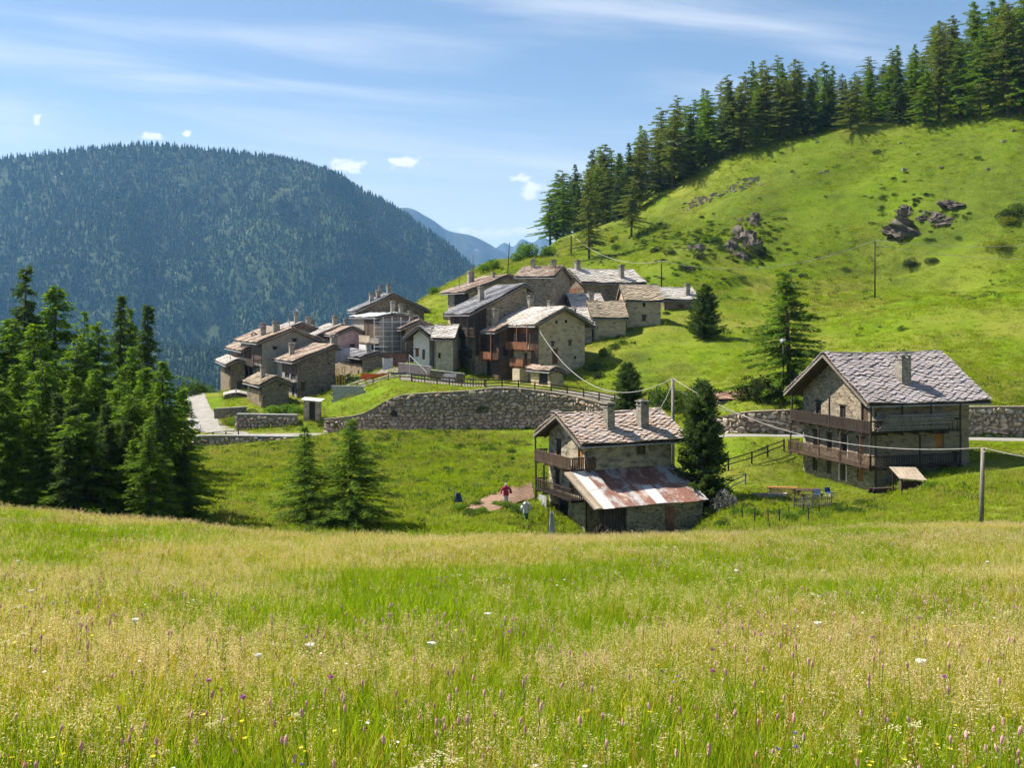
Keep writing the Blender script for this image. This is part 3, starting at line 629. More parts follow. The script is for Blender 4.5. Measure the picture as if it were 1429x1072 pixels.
class House:
    def __init__(h, name, label, cpx, d, th, pxl, pxr, eave_py, base_py, ridge='x', pitch=26, wall='stone_grey', roof='slab_pale',
                 A=None, B=None, ov_e=0.7, ov_g=0.7, frac=0.5, openings=(), chimneys=(), slab=0.75, mode='stuff', cat='house', group=None, deck='roof_board', wallL=None):
        t = math.radians(th); X = (cpx - CX) / F * d; tp = math.tan(math.radians(pitch))
        k = (pxr - CX) / F; h.A = A or (k * d - X) / (math.cos(t) - k * math.sin(t))
        k = (pxl - CX) / F; h.B = B or (k * d - X) / (-math.sin(t) - k * math.cos(t))
        dt = d - ov_e * math.cos(t) * (1 if ridge == 'x' else 0)
        zb = (HY - base_py) / F * d
        h.H = (HY - eave_py) / F * dt + ov_e * tp - zb
        h.ridge, h.tp, h.frac, h.ov_e, h.ov_g = ridge, tp, frac, ov_e, ov_g
        h.root = tag(empty(name, (X, d, zb), t), label, cat, group)
        A, B, H = h.A, h.B, h.H
        Wd = B if ridge == 'x' else A
        h.Hr = H + frac * Wd * tp; h.H2 = h.Hr - (1 - frac) * Wd * tp
        h.walls(wall, wallL, openings); h.roofs(roof, slab, mode, deck)
        for c in chimneys: h.chimney(*c)
        h.fittings()
    def pt(h, face, u, out, z):
        return {'R': (u, -out, z), 'L': (-out, u, z), 'E': (h.A + out, u, z), 'K': (u, h.B + out, z)}[face]
    def face_h(h, face):
        if h.ridge == 'x': return {'R': h.H, 'L': h.H, 'E': h.H, 'K': h.H2}[face] if h.frac == 0.5 else {'R': h.H, 'L': min(h.H, h.H2), 'E': min(h.H, h.H2), 'K': h.H2}[face]
        return {'L': h.H, 'E': h.H2, 'R': min(h.H, h.H2), 'K': min(h.H, h.H2)}[face]
    def walls(h, wall, wallL, openings):
        for face in 'RLEK':
            wd = h.A if face in 'RK' else h.B; top = h.face_h(face); mb = MB(); z0 = -3.0
            ops = [o for o in openings if o[0] == face]
            holes = [(o[1], o[1] + o[3], o[2], o[2] + o[4]) for o in ops if o[2] + o[4] < top - 0.05 and o[1] > 0.05 and o[1] + o[3] < wd - 0.05]
            us = sorted({0.0, wd, *[x for q in holes for x in q[:2]]}); zs = sorted({z0, top, *[x for q in holes for x in q[2:]]})
            for i in range(len(us) - 1):
                for j in range(len(zs) - 1):
                    cu, cz = (us[i] + us[i + 1]) / 2, (zs[j] + zs[j + 1]) / 2
                    if any(q[0] < cu < q[1] and q[2] < cz < q[3] for q in holes): continue
                    mb.poly([h.pt(face, us[i], 0, zs[j]), h.pt(face, us[i + 1], 0, zs[j]), h.pt(face, us[i + 1], 0, zs[j + 1]), h.pt(face, us[i], 0, zs[j + 1])])
            for a, b, c, e in holes:
                for (u0, z_0), (u1, z_1) in (((a, c), (b, c)), ((b, c), (b, e)), ((b, e), (a, e)), ((a, e), (a, c))):
                    mb.poly([h.pt(face, u0, 0, z_0), h.pt(face, u1, 0, z_1), h.pt(face, u1, -0.3, z_1), h.pt(face, u0, -0.3, z_0)])
            gable = face in ('LE' if h.ridge == 'x' else 'RK')
            if gable:
                f = h.frac * wd
                pts = [(0, top), (wd, top)] + ([(wd, h.H2)] if h.H2 > top + 1e-3 else []) + [(f, h.Hr)] + ([(0, h.H)] if h.H > top + 1e-3 else [])
                mb.poly([h.pt(face, u, 0, z) for u, z in pts])
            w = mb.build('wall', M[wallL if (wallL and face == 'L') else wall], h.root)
            for o in ops: h.opening(o, any(abs(q[0] - o[1]) < 1e-6 and abs(q[2] - o[2]) < 1e-6 for q in holes))
    def bx(h, mb, face, u0, u1, o0, o1, z0, z1):
        a, b = h.pt(face, u0, o0, z0), h.pt(face, u1, o1, z1)
        return mb.box(min(a[0], b[0]), max(a[0], b[0]), min(a[1], b[1]), max(a[1], b[1]), z0, z1)
    def opening(h, o, cut):
        face, u, z, w, hh, kind = o[:6]; back = -0.16 if cut else 0.02
        if kind == 'win':
            fr = MB(); t = min(0.09, w * 0.14)
            for a, b, c, e in ((u, u + t, z, z + hh), (u + w - t, u + w, z, z + hh), (u + t, u + w - t, z, z + t), (u + t, u + w - t, z + hh - t, z + hh), (u + w / 2 - t / 3, u + w / 2 + t / 3, z + t, z + hh - t)):
                h.bx(fr, face, a, b, back, back + 0.06, c, e)
            f = fr.build('window', M['wood_mid'], h.root)
            pn = MB(); h.bx(pn, face, u + 0.01, u + w - 0.01, back - 0.03, back + 0.015, z + 0.01, z + hh - 0.01); pn.build('pane', M['glass'], f)
        else:
            m = {'hole': 'dark', 'door': 'wood_mid', 'orange': 'wood_orange', 'red': 'wood_red', 'white': 'plaster_white', 'rust': 'rust'}[kind]
            mb = MB(); n = 1 if kind == 'hole' else max(2, int(w / 0.25))
            for i in range(n):
                h.bx(mb, face, u + w * i / n + 0.012, u + w * (i + 1) / n - 0.012, back - 0.04, back + 0.02 * (i % 2) * 0.5 + 0.02, z + 0.01, z + hh - 0.01)
            d_ = mb.build({'hole': 'opening', 'door': 'door', 'red': 'shutter', 'white': 'door_frame', 'orange': 'shutter', 'rust': 'door'}[kind], M[m], h.root)
        if w > 0.5:
            lt = MB(); h.bx(lt, face, u - 0.15, u + w + 0.15, -0.1, 0.035, z + hh, z + hh + 0.14); lt.build('lintel', M['wood_dark'], h.root)
    def roofs(h, roof, slab, mode, deck):
        A, B, H, tp, f, oe, og = h.A, h.B, h.H, h.tp, h.frac, h.ov_e, h.ov_g
        cosp = 1 / math.sqrt(1 + tp * tp); rf = MB(); lift = 0.16
        if h.ridge == 'x':
            prof = [(-oe, H - oe * tp), (f * B, h.Hr), (B + oe, h.H2 - oe * tp)]
            q = lambda u, p: (u, p[0], p[1]); lo, hi = -og, A + og; eu = (1, 0, 0)
        else:
            prof = [(-oe, H - oe * tp), (f * A, h.Hr), (A + oe, h.H2 - oe * tp)]
            q = lambda u, p: (p[0], u, p[1]); lo, hi = -og, B + og; eu = (0, 1, 0)
        up = lambda p, z: (p[0], p[1] + z)
        for a, b in ((prof[0], prof[1]), (prof[1], prof[2])):
            rf.hexa([q(lo, up(a, 0.02)), q(hi, up(a, 0.02)), q(hi, up(b, 0.02)), q(lo, up(b, 0.02)), q(lo, up(a, lift)), q(hi, up(a, lift)), q(hi, up(b, lift)), q(lo, up(b, lift))])
        h.roof = rf.build('roof', M[deck], h.root)
        for i, (a, b) in enumerate(((prof[0], prof[1]), (prof[2], prof[1]))):
            pa, pb = Vector(q(lo, up(a, lift))), Vector(q(lo, up(b, lift)))
            ev = (pb - pa)
            if ev.length < 0.4: continue
            slab_roof(pa, eu, ev, hi - lo, ev.length, slab, M[roof], h.roof, mode if i == 0 else 'stuff')
        for u in (lo - 0.03, hi + 0.03):
            for a, b in ((prof[0], prof[1]), (prof[1], prof[2])):
                MB().bar(q(u, up(a, lift * 0.62)), q(u, up(b, lift * 0.62)), 0.05, 0.2).build('verge_board', M['wood_grey'], h.roof)
        rg = MB(); n = int((hi - lo) / 0.7)
        for i in range(n):
            a, b = lo + (hi - lo) * i / n, lo + (hi - lo) * (i + 1) / n - 0.03
            c = q(a, prof[1]); e = q(b, prof[1]); z = h.Hr + lift + 0.11 + 0.13 * (2 * i / max(1, n - 1) - 1) ** 2
            if h.ridge == 'x': rg.box(a, b, c[1] - 0.2, c[1] + 0.2, z, z + 0.09, 0.02)
            else: rg.box(c[0] - 0.2, c[0] + 0.2, a, b, z, z + 0.09, 0.02)
        rg.build('ridge_cap', M[roof], h.roof)
        rb = MB(); n = max(4, int((hi - lo) / 0.9))
        for i in range(n + 1):
            u = lo + 0.12 + (hi - lo - 0.24) * i / n
            for a, b in ((prof[0], prof[1]), (prof[2], prof[1])):
                a2 = (a[0] + (b[0] - a[0]) * 0.02, a[1] + (b[1] - a[1]) * 0.02); rb.bar(q(u, up(a2, -0.07)), q(u, up(b, -0.07)), 0.12, 0.16)
        rb.build('rafters', M['wood_mid'], h.roof)
    def fittings(h):
        og, oe, ze = h.ov_g, h.ov_e, h.H - h.ov_e * h.tp
        g = MB()
        if h.ridge == 'x': g.tube([(-og, -oe - .07, ze + .03), (h.A + og, -oe - .07, ze + .0)], .06, 6)
        else: g.tube([(-oe - .07, -og, ze + .03), (-oe - .07, h.B + og, ze + .0)], .06, 6)
        g.build('gutter', M['metal_grey'], h.roof)
        e = (.12, -oe, ze) if h.ridge == 'x' else (-oe, .12, ze); w = (.12, -.08, ze - .5) if h.ridge == 'x' else (-.08, .12, ze - .5)
        MB().tube([e, w, (w[0], w[1], -1.0)], .045, 6).build('downpipe', M['black_metal'], h.root)
        if h.root.name.startswith('village_house'):
            wd = h.B if h.ridge == 'y' else h.A; f = 'L' if h.ridge == 'y' else 'R'; mb = MB(); rr = random.Random(int(h.A * 1000)); z0 = h.H * rr.uniform(.62, .75); n = int(wd * rr.uniform(.4, 1.0) / .24); u = .3
            for i in range(n):
                if rr.random() < .93: h.bx(mb, f, u + i * .24, u + i * .24 + .22, .03, .08 + rr.uniform(0, .02), z0 + rr.uniform(-.1, .1), h.H - .05)
            if n > 3 and h.ridge == 'y': mb.build('boarding', M[rr.choice(('wood_dark', 'wood_mid', 'wood_mid'))], h.root)
            if rr.random() < .7:
                sk = MB(); 
                for q in range(3):
                    x, y = rr.uniform(.3, h.A - .3), rr.uniform(.3, h.B - .3)
                sk.tube([(x, y, h.roof_z(x, y)), (x, y, h.roof_z(x, y) + rr.uniform(.7, 1.3))], .08, 8); sk.tube([(x, y, h.roof_z(x, y) + .8), (x, y, h.roof_z(x, y) + .95)], [.16, .05], 8); sk.build('flue', M['metal_grey'], h.root)
    def roof_z(h, x, y):
        v, wd = (y, h.B) if h.ridge == 'x' else (x, h.A); f = h.frac * wd
        return h.H + v * h.tp if v < f else h.Hr - (v - f) * h.tp
    def chimney(h, x, y, hh=1.6, w=0.7, mat='chimney_stone'):
        z = h.roof_z(x, y); b = w / 2; mb = MB()
        mb.box(x - b, x + b, y - b, y + b, z - 0.6, z + hh)
        mb.box(x - b - 0.07, x + b + 0.07, y - b - 0.07, y + b + 0.07, z + hh + 0.002, z + hh + 0.08)
        c = mb.build('chimney', M[mat], h.root)
        cp = MB(); e = 0.09
        for sx in (-1, 1):
            for sy in (-1, 1): cp.box(x + sx * (b - e) - e, x + sx * (b - e) + e, y + sy * (b - e) - e, y + sy * (b - e) + e, z + hh + 0.08, z + hh + 0.32)
        cp.box(x - b - 0.1, x + b + 0.1, y - b - 0.1, y + b + 0.1, z + hh + 0.322, z + hh + 0.41, 0.02)
        cp.box(x - b * .6, x + b * .6, y - b * .6, y + b * .6, z + hh + 0.412, z + hh + 0.5, 0.03)
        cp.build('chimney_cap', M['chimney_stone'], c)
    def balcony(h, face, u0, u1, z, depth=1.2, mat='wood_dark', rail=0.95, picket=0.16, pw=0.07, solid=False, posts=(), post_top=None, ends=(True, True)):
        fl = MB(); n = max(2, int((u1 - u0) / 0.4))
        for i in range(n): h.bx(fl, face, u0 + (u1 - u0) * i / n + 0.01, u0 + (u1 - u0) * (i + 1) / n - 0.01, 0.01, depth, z - 0.1, z - 0.03)
        for i in range(int((u1 - u0) / 1.6) + 1): u = u0 + 0.1 + i * 1.6; h.bx(fl, face, u, u + 0.14, 0.01, depth - 0.05, z - 0.28, z - 0.102)
        b = fl.build('balcony', M[mat], h.root)
        rl = MB(); o = depth
        h.bx(rl, face, u0, u1, o - 0.06, o + 0.02, z + rail - 0.09, z + rail); h.bx(rl, face, u0, u1, o - 0.05, o + 0.01, z + 0.02, z + 0.1)
        u = u0 + 0.03
        while u < u1 - pw:
            w = pw if not solid else picket - 0.015
            h.bx(rl, face, u, u + w, o - 0.035, o + 0.0 + R.uniform(0, .012), z + 0.102, z + rail - 0.092); u += picket
        for e, uu in zip(ends, (u0, u1)):
            if not e: continue
            h.bx(rl, face, uu - 0.04, uu + 0.04, 0.02, o - 0.06, z + rail - 0.09, z + rail)
            v = 0.1
            while v < o - 0.1: h.bx(rl, face, uu - 0.02, uu + 0.02, v, v + pw, z + 0.0, z + rail - 0.092); v += picket
        rl.build('railing', M[mat], b)
        for u in posts:
            ps = MB(); h.bx(ps, face, u - 0.06, u + 0.06, o - 0.1, o + 0.025, z - (posts_down if (posts_down := 0) else 0) - 0.3, post_top or z + 2.2)
            ps.build('post', M[mat], b)
        return b

# --- the stone house with the rusty lean-to
h1 = House('stone_house', 'three storey stone house with two square chimneys and rusty sheet metal lean-to', 816, 91, 25, 766, 937, 625, 748, 'x', 26, 'stone_half', 'slab',
    ov_e=1.1, ov_g=1.0, slab=0.74, mode='parts', wallL='stone_half',
    openings=[('R', 5.1, 6.55, 0.95, 0.85, 'win'), ('L', 4.3, 5.85, 1.0, 1.75, 'win'), ('L', 0.35, 5.75, 0.85, 1.85, 'orange'), ('L', 1.9, 3.2, 0.95, 1.9, 'red'), ('L', 4.6, 3.3, 0.9, 1.6, 'win'), ('L', 3.0, 0.3, 1.8, 2.0, 'hole')],
    chimneys=[(2.9, 0.9, 2.15, 0.72), (6.35, 1.0, 2.15, 0.8), (0.9, 7.0, 1.6, 0.6)])
A1, B1 = h1.A, h1.B
h1.balcony('L', 0.0, B1 + 0.2, 5.7, 1.35, 'wood_mid', 0.95, 0.17, 0.12, posts=(B1 + 0.1,), post_top=h1.H - 0.4)
h1.balcony('L', 0.0, B1 + 0.2, 3.1, 1.3, 'wood_dark', 0.95, 0.2, posts=(B1 + 0.1, 5.2), post_top=5.42)
h1.balcony('L', B1 - 1.9, B1 + 0.2, 0.95, 1.3, 'wood_dark', 0.95, 0.2, posts=(B1 + 0.1, 5.5), post_top=2.82)
h1.balcony('R', 0.0, 0.75, 5.7, 0.5, 'wood_mid', 0.95, 0.2, solid=True)
def lean_to():
    x0, x1, y0 = -2.0, A1 + 0.15, -5.2; zt, zb_ = 5.45, 3.25
    rise = (zt - zb_) / -y0; z = lambda y: zt + y * rise
    w = MB(); w.hexa([(1.3, y0 + 0.5, -3), (A1, y0 + 0.5, -3), (A1, -0.01, -3), (1.3, -0.01, -3), (1.3, y0 + 0.5, z(y0 + 0.5) - 0.12), (A1, y0 + 0.5, z(y0 + 0.5) - 0.12), (A1, -0.01, z(0) - 0.12), (1.3, -0.01, z(0) - 0.12)])
    wl = w.build('lean_to_wall', M['stone_grey'], h1.root)
    MB().box(5.0, 5.9, y0 + 0.45, y0 + 0.5 + 0.03, 0.3, 2.85).build('door', M['rust'], h1.root)
    bd = MB()
    for i in range(9): bd.box(-1.2 + i * 0.28, -0.96 + i * 0.28, y0 + 0.62, y0 + 0.66, 0.2, z(y0 + 0.6) - 0.1, 0.015)
    bd.build('plank_wall', M['wood_dark'], h1.root)
    dk = MB(); dk.hexa([(x0, y0, z(y0) - 0.1), (x1, y0, z(y0) - 0.1), (x1, -0.02, z(0) - 0.1), (x0, -0.02, z(0) - 0.1), (x0, y0, z(y0) - 0.03), (x1, y0, z(y0) - 0.03), (x1, -0.02, z(0) - 0.03), (x0, -0.02, z(0) - 0.03)])
    rf = dk.build('lean_to_roof', M['wood_grey'], h1.root)
    for i in range(4):
        x = x0 + 0.03 + i * 0.2
        MB().hexa([(x, y0 - 0.1 - R.uniform(0, .2), z(y0) + 0.02), (x + 0.17, y0 - 0.1, z(y0) + 0.02), (x + 0.17, 0, z(0) + 0.02), (x, 0, z(0) + 0.02), (x, y0 - 0.1, z(y0) + 0.06), (x + 0.17, y0 - 0.1, z(y0) + 0.06), (x + 0.17, 0, z(0) + 0.06), (x, 0, z(0) + 0.06)]).build('roof_plank', M['wood_pale'], rf)
    tones_t = ['metal_white', 'metal_grey', 'rust', 'metal_grey', 'rust', 'rust', 'rust', 'rust', 'metal_grey', 'metal_grey']
    tones_b = ['metal_white', 'rust_pale', 'rust', 'rust_pale', 'rust', 'metal_white', 'rust_pale', 'rust', 'rust', 'rust_pale']
    n = 10; xs = x0 + 0.8; wd = (x1 - xs) / n
    for row, tones in enumerate((tones_t, tones_b)):
        ya, yb = ((y0 * 0.52, 0.0), (y0 - 0.12, y0 * 0.48))[row]
        for i in range(n):
            a, b = xs + i * wd - 0.04, xs + (i + 1) * wd + 0.03; mb = MB(); k = 12; lift = 0.03 + 0.025 * (1 - row) + 0.012 * (i % 2); j = R.uniform(-.08, .08)
            tp_, bt = [], []
            for q in range(k + 1):
                x = a + (b - a) * q / k; w_ = 0.022 * math.cos(q * 3.14159)
                tp_.append((x, yb, z(yb) + lift + w_)); bt.append((x, ya + j, z(ya + j) + lift + w_ + 0.012 * row))
            for q in range(k):
                mb.hexa([(*bt[q][:2], bt[q][2] - .006), (*bt[q + 1][:2], bt[q + 1][2] - .006), (*tp_[q + 1][:2], tp_[q + 1][2] - .006), (*tp_[q][:2], tp_[q][2] - .006), bt[q], bt[q + 1], tp_[q + 1], tp_[q]])
            mb.build('metal_sheet', M[{'metal_white': 'metal_sheet_a', 'metal_grey': 'metal_sheet_b', 'rust_pale': 'metal_sheet_b', 'rust': 'metal_sheet_c'}[tones[i]]], rf)
lean_to()

# --- the big house with wraparound balconies
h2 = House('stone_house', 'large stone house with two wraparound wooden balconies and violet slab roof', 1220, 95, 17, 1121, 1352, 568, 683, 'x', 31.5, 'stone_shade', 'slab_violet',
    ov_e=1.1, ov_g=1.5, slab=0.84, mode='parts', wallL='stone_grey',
    openings=[('R', 6.4, 3.4, 0.95, 1.3, 'orange'), ('R', 8.3, 2.2, 0.0001, 0.0001, 'hole'),
              ('L', 8.9, 0.35, 0.9, 1.4, 'win'), ('L', 6.6, 0.35, 0.8, 1.3, 'win'), ('L', 4.3, 0.1, 0.9, 1.85, 'door'), ('L', 1.6, 0.4, 0.95, 1.5, 'orange'),
              ('L', 8.8, 2.5, 0.9, 1.7, 'door'), ('L', 6.5, 2.5, 0.85, 1.7, 'win'), ('L', 4.1, 2.4, 0.8, 1.9, 'win'), ('L', 1.5, 2.3, 0.95, 2.0, 'orange'),
              ('L', 8.3, 5.4, 0.9, 1.7, 'win'), ('L', 4.3, 5.4, 0.9, 1.6, 'win'), ('L', 0.9, 5.35, 0.95, 1.9, 'door')],
    chimneys=[(4.2, 1.6, 2.35, 1.0)])
A2, B2, = h2.A, h2.B
MB().box(-0.03, 0.02, 4.1, 4.25, 0.0, 2.1).box(-0.03, 0.02, 5.25, 5.4, 0.0, 2.1).build('door_frame', M['plaster_white'], h2.root)
MB().box(-0.03, 0.02, 3.9, 4.02, 2.3, 4.4).box(-0.03, 0.02, 4.98, 5.1, 2.3, 4.4).build('door_frame', M['plaster_white'], h2.root)
h2.balcony('L', -1.25, B2 + 0.3, 5.15, 1.3, 'wood_dark', 1.0, 0.17, 0.11, posts=(0.0, 5.0, B2), post_top=h2.H - 0.2, ends=(False, True))
h2.balcony('L', -1.25, B2 + 0.6, 2.1, 1.45, 'wood_mid', 1.05, 0.19, 0.08, posts=(0.0, 3.0, 6.5, B2), post_top=4.85, ends=(False, True))
h2.balcony('R', -1.3, 8.2, 5.15, 1.25, 'wood_dark', 1.0, 0.9, posts=(-1.2, 2.0, 5.0, 8.1), post_top=h2.H - 0.6, ends=(False, True))
h2.balcony('R', -1.45, 8.2, 2.1, 1.3, 'wood_dark', 1.0, 0.17, posts=(-1.3, 3.8, 8.1), post_top=4.85, ends=(False, True))
for i in range(18):
    z = 5.3 + (i // 2) * 0.16; mb = MB(); y = -0.85 - 0.5 * (i % 2)
    mb.bar((R.uniform(-0.9, 0.6), y, z), (R.uniform(6.2, 8.0), y + R.uniform(-.1, .1), z + R.uniform(-.06, .1)), 0.11)
    tag(mb.build('wooden_pole', M['wood_grey'], None), 'long grey wooden pole stored on the upper balcony of the big house', 'pole', 'poles stored on the upper balcony').matrix_world = Matrix.Translation(h2.root.location) @ Matrix.Rotation(h2.root.rotation_euler.z, 4, 'Z')

# --- village houses
VG = 'stone houses of the village'
def V(*a, **k): k.setdefault('group', VG); return House(*a, **k)
W_ = lambda f, u, z, w=0.7, h=0.9, k='win': (f, u, z, w, h, k)
vA = V('village_house', 'stone gabled house with tiers of brown timber galleries above the lane', 752, 150, 30, 690, 816, 457, 528, 'y', 27, 'stone_plaster', 'slab_pale', ov_e=1.2, ov_g=0.9, slab=0.95, deck='wood_pale',
    openings=[W_('R', 2.0, 4.4, .55, .6), W_('R', 4.9, 4.5, .6, .65), W_('R', 2.2, 1.9, .95, 2.0, 'red'), W_('R', 2.7, 7.6, .4, .45, 'hole'), W_('R', 4.3, 7.7, .4, .45, 'hole'), W_('R', 5.9, 2.6, .4, .4, 'hole'), W_('L', 3.0, 4.2, .9, 1.7), W_('L', 5.2, 4.2, .9, 1.7, 'door'), W_('L', 7.4, 4.2, .9, 1.7), W_('L', 9.4, 4.2, .8, 1.6, 'hole'), W_('L', 3.2, 1.7, .9, 1.6), W_('L', 7.5, .2, 1.6, 2.0, 'hole')],
    chimneys=[(3.9, 8.8, 1.6, .8), (1.1, 12.5, 1.8, .6), (6.0, 6.5, 2.0, .75)])
vA.balcony('L', 1.0, 10.5, 4.0, 1.3, 'wood_red', 1.0, 0.22, solid=True, posts=(1.1, 4.0, 7.0, 10.4), post_top=vA.H - 0.2)
vA.balcony('L', 2.2, 6.0, 1.6, 1.3, 'wood_red', 1.0, 0.22, solid=True)
mb = MB()
for i in range(14): mb.box(-0.12, -0.06, 0.05 + i * .14, 0.17 + i * .14, 0.6, vA.H - 0.1, 0.01)
mb.build('plank_wall', M['wood_mid'], vA.root)
mb = MB()
for i in range(44): mb.box(-0.1, -0.04, 2.3 + i * .22, 2.5 + i * .22, 6.2, vA.H + .1, 0.012)
mb.build('plank_wall', M['wood_red'], vA.root)
mb = MB(); mb.box(-1.5, -0.9, 8.2, 9.0, -2, 4.8); mb.box(-1.6, -0.2, 2.6, 4.6, -2.5, 1.2); mb.build('stone_pier', M['plaster_beige'], vA.root)
vB = V('village_house', 'tall dark timber fronted house with smooth grey roof behind the lane fence', 663, 158, 24, 630, 735, 441, 523, 'y', 27, 'stone_grey', 'slab_dark', frac=0.93, ov_e=1.0, ov_g=0.5, slab=0.6,
    openings=[W_('R', 2.2, 7.0, .5, .5, 'hole'), W_('R', 4.6, 8.3, .5, .5, 'hole'), W_('L', 5.8, 4.0, 1.2, 1.6, 'white'), W_('L', 2.5, 4.0, 1.6, 1.6, 'white'), W_('L', 6.0, 0.1, 1.4, 2.1, 'red'), W_('L', 2.0, 0.9, .5, .8, 'hole'), W_('L', 1.0, .5, .5, 1.2, 'hole')],
    chimneys=[(3.0, 5.0, 2.0, .75)])
BB = vB.B
mb = MB()
for i in range(int(BB / 0.24)): mb.box(-0.14, -0.04, i * .24 + .01, i * .24 + .22, 5.9, vB.H + 0.1, 0.012)
for i in range(8): mb.box(i * .22 + .01, i * .22 + .2, -0.12, -0.04, 2.8, vB.H + 0.5 + i * .1, 0.012)
mb.build('plank_wall', M['wood_dark'], vB.root)
vB.balcony('L', 0.2, BB - 0.2, 5.6, 1.1, 'wood_dark', 1.0, 0.2, solid=True, posts=(0.3, 3.0, 6.0), post_top=vB.H - 0.2)
vB.balcony('L', 1.2, BB - 0.2, 2.7, 1.1, 'wood_dark', 0.9, 0.2, solid=True)
V('village_house', 'stone gabled house with dark front balcony standing highest behind the timber house', 655, 182, 25, 625, 760, 410, 470, 'y', 20, 'stone_half', 'slab_rust', ov_e=1.1, ov_g=0.8,
    openings=[W_('R', 2.8, 4.9, .5, .5, 'hole'), W_('R', 5.6, 5.6, .5, .5, 'hole'), W_('L', 1.5, 3.4, .8, 1.2), W_('L', 4.0, 3.4, .8, 1.2), W_('L', 6.3, 3.4, .8, 1.2)], chimneys=[(4.0, 9.0, 1.9, 1.0), (6.0, 3.5, .9, .5)]).balcony('L', 0.3, 9.0, 3.1, 1.3, 'wood_dark', 1.1, 0.2, solid=True)
V('village_house', 'square stone house with a row of pale rafter ends under its front eave', 722, 174, -22, 722, 772, 389, 440, 'x', 22, 'stone_grey', 'slab_rust', B=8, ov_e=0.5, ov_g=0.4,
    openings=[W_('R', 1.6, 1.6, 1.1, 1.3)], chimneys=[(1.5, 3.2, 1.4, .6), (5.2, 3.0, 1.3, .6)])
vE = V('village_house', 'long house with white diamond slab roof and red timber gable', 815, 184, 24, 786, 892, 396, 426, 'x', 27, 'stone_brown', 'slab_pale', ov_e=0.8, ov_g=1.0, slab=1.15,
    openings=[W_('R', 4.2, 1.9, .7, .7)], chimneys=[(0.6, 3.6, 1.6, .8), (7.9, 1.0, 2.1, .75)])
vE.balcony('L', 0, 7.0, 1.5, 1.4, 'wood_red', 1.4, 0.3, solid=True)
V('village_house', 'tall narrow stone house with brown slab roof beside the lawn', 873, 168, 4, 871, 922, 422, 466, 'x', 33, 'stone_plaster', 'slab_brown', B=7.0, ov_e=0.4, ov_g=0.3, slab=0.95,
    openings=[W_('R', 2.6, 2.0, .6, .9), W_('R', 2.7, 4.3, .45, .6, 'hole')])
V('village_house', 'low stone house with brown slab roof joined to the tall narrow house', 828, 164, 6, 824, 873, 446, 475, 'x', 33, 'stone_plaster', 'slab_brown', B=7.0, ov_e=0.4, ov_g=0.4, slab=0.8)
V('village_house', 'house mostly hidden behind the gallery house showing white slab roof', 776, 163, 2, 772, 826, 458, 500, 'x', 29, 'stone_half', 'slab_pale', B=9.5, ov_e=0.4, ov_g=0.5, slab=1.0, chimneys=[(2.8, 1.6, 1.5, .75), (0.6, 1.3, 1.2, .7)])
V('village_house', 'small stone barn with white slab roof at the upper lawn edge', 927, 181, 10, 919, 972, 420, 450, 'x', 24, 'stone_brown', 'slab_pale', B=8, ov_e=0.6, ov_g=0.6, slab=1.0,
    openings=[W_('R', 2.5, 1.0, 1.0, 1.8, 'red'), W_('R', .8, .8, .5, .7, 'hole')], chimneys=[(4.4, .9, 1.9, .75)])
V('village_house', 'little beige stone house with white slab roof above the steps', 606, 157, -8, 604, 632, 475, 522, 'x', 28, 'plaster_beige', 'slab_pale', B=6, ov_e=0.5, ov_g=0.4, slab=1.0, openings=[W_('R', .6, 2.3, .35, .8, 'hole')])
V('village_house', 'white gabled house with red boarded eaves and red shutters', 577, 160, -18, 577, 599, 476, 522, 'y', 37, 'plaster_white', 'slab_pale', B=9, ov_e=1.2, ov_g=1.3, slab=1.0, deck='wood_red',
    openings=[W_('R', .3, 2.6, .55, 1.1, 'red'), W_('R', 1.4, 2.2, .45, 1.5, 'red')], chimneys=[(2.9, 5.5, 1.2, .7)])
vL = V('village_house', 'half rebuilt house wrapped in scaffolding under pale plastic sheeting', 530, 168, 20, 492, 580, 445, 526, 'y', 10, 'plaster_grey', 'tarp_white', ov_e=0.5, ov_g=0.4, slab=2.4,
    openings=[W_('R', 1.2, .6, 1.6, 2.2, 'hole'), W_('R', 4.4, .6, 1.2, 2.0, 'rust'), W_('L', 3, 6.2, .8, 1.3, 'hole'), W_('L', 6, 6.2, .8, 1.3, 'hole')], chimneys=[(2.8, 3.0, 1.8, .6), (4.4, 4.0, 1.6, .6)])
mb = MB()
for z in (1.9, 4.0, 5.6, 7.2, 8.6):
    mb.bar((-1.2, -1.0, z), (vL.A + 0.4, -1.0, z), 0.09)
    if z > 3: mb.box(-1.0, vL.A, -1.0, -0.3, z - 0.9, z - 0.84)
for i in range(6): x = -1.1 + i * (vL.A + 1.3) / 5; mb.bar((x, -1.0, -2), (x, -1.0, 9.4), 0.08)
mb.build('scaffold', M['metal_white'], vL.root)
vL.balcony('L', 0.5, 8.5, 5.3, 1.5, 'wood_pale', 1.1, 0.25, solid=True)
MB().box(-1.4, -1.3, 0.3, 9.0, 1.0, 4.9).build('white_sheet', M['cloth_white'], vL.root)
V('village_house', 'broad stone gable with dark pointed roof rising behind the scaffolded house', 503, 188, 22, 494, 592, 437, 490, 'y', 25, 'stone_brown', 'slab_dark', ov_e=1.0, ov_g=0.9,
    openings=[W_('R', 8.6, 4.6, .5, .7, 'hole')], chimneys=[(2.6, 2.5, 1.6, .7), (3.6, 1.6, 1.5, .7), (5.2, 6, 1.6, .6), (6.0, 3.2, 1.8, .7)])
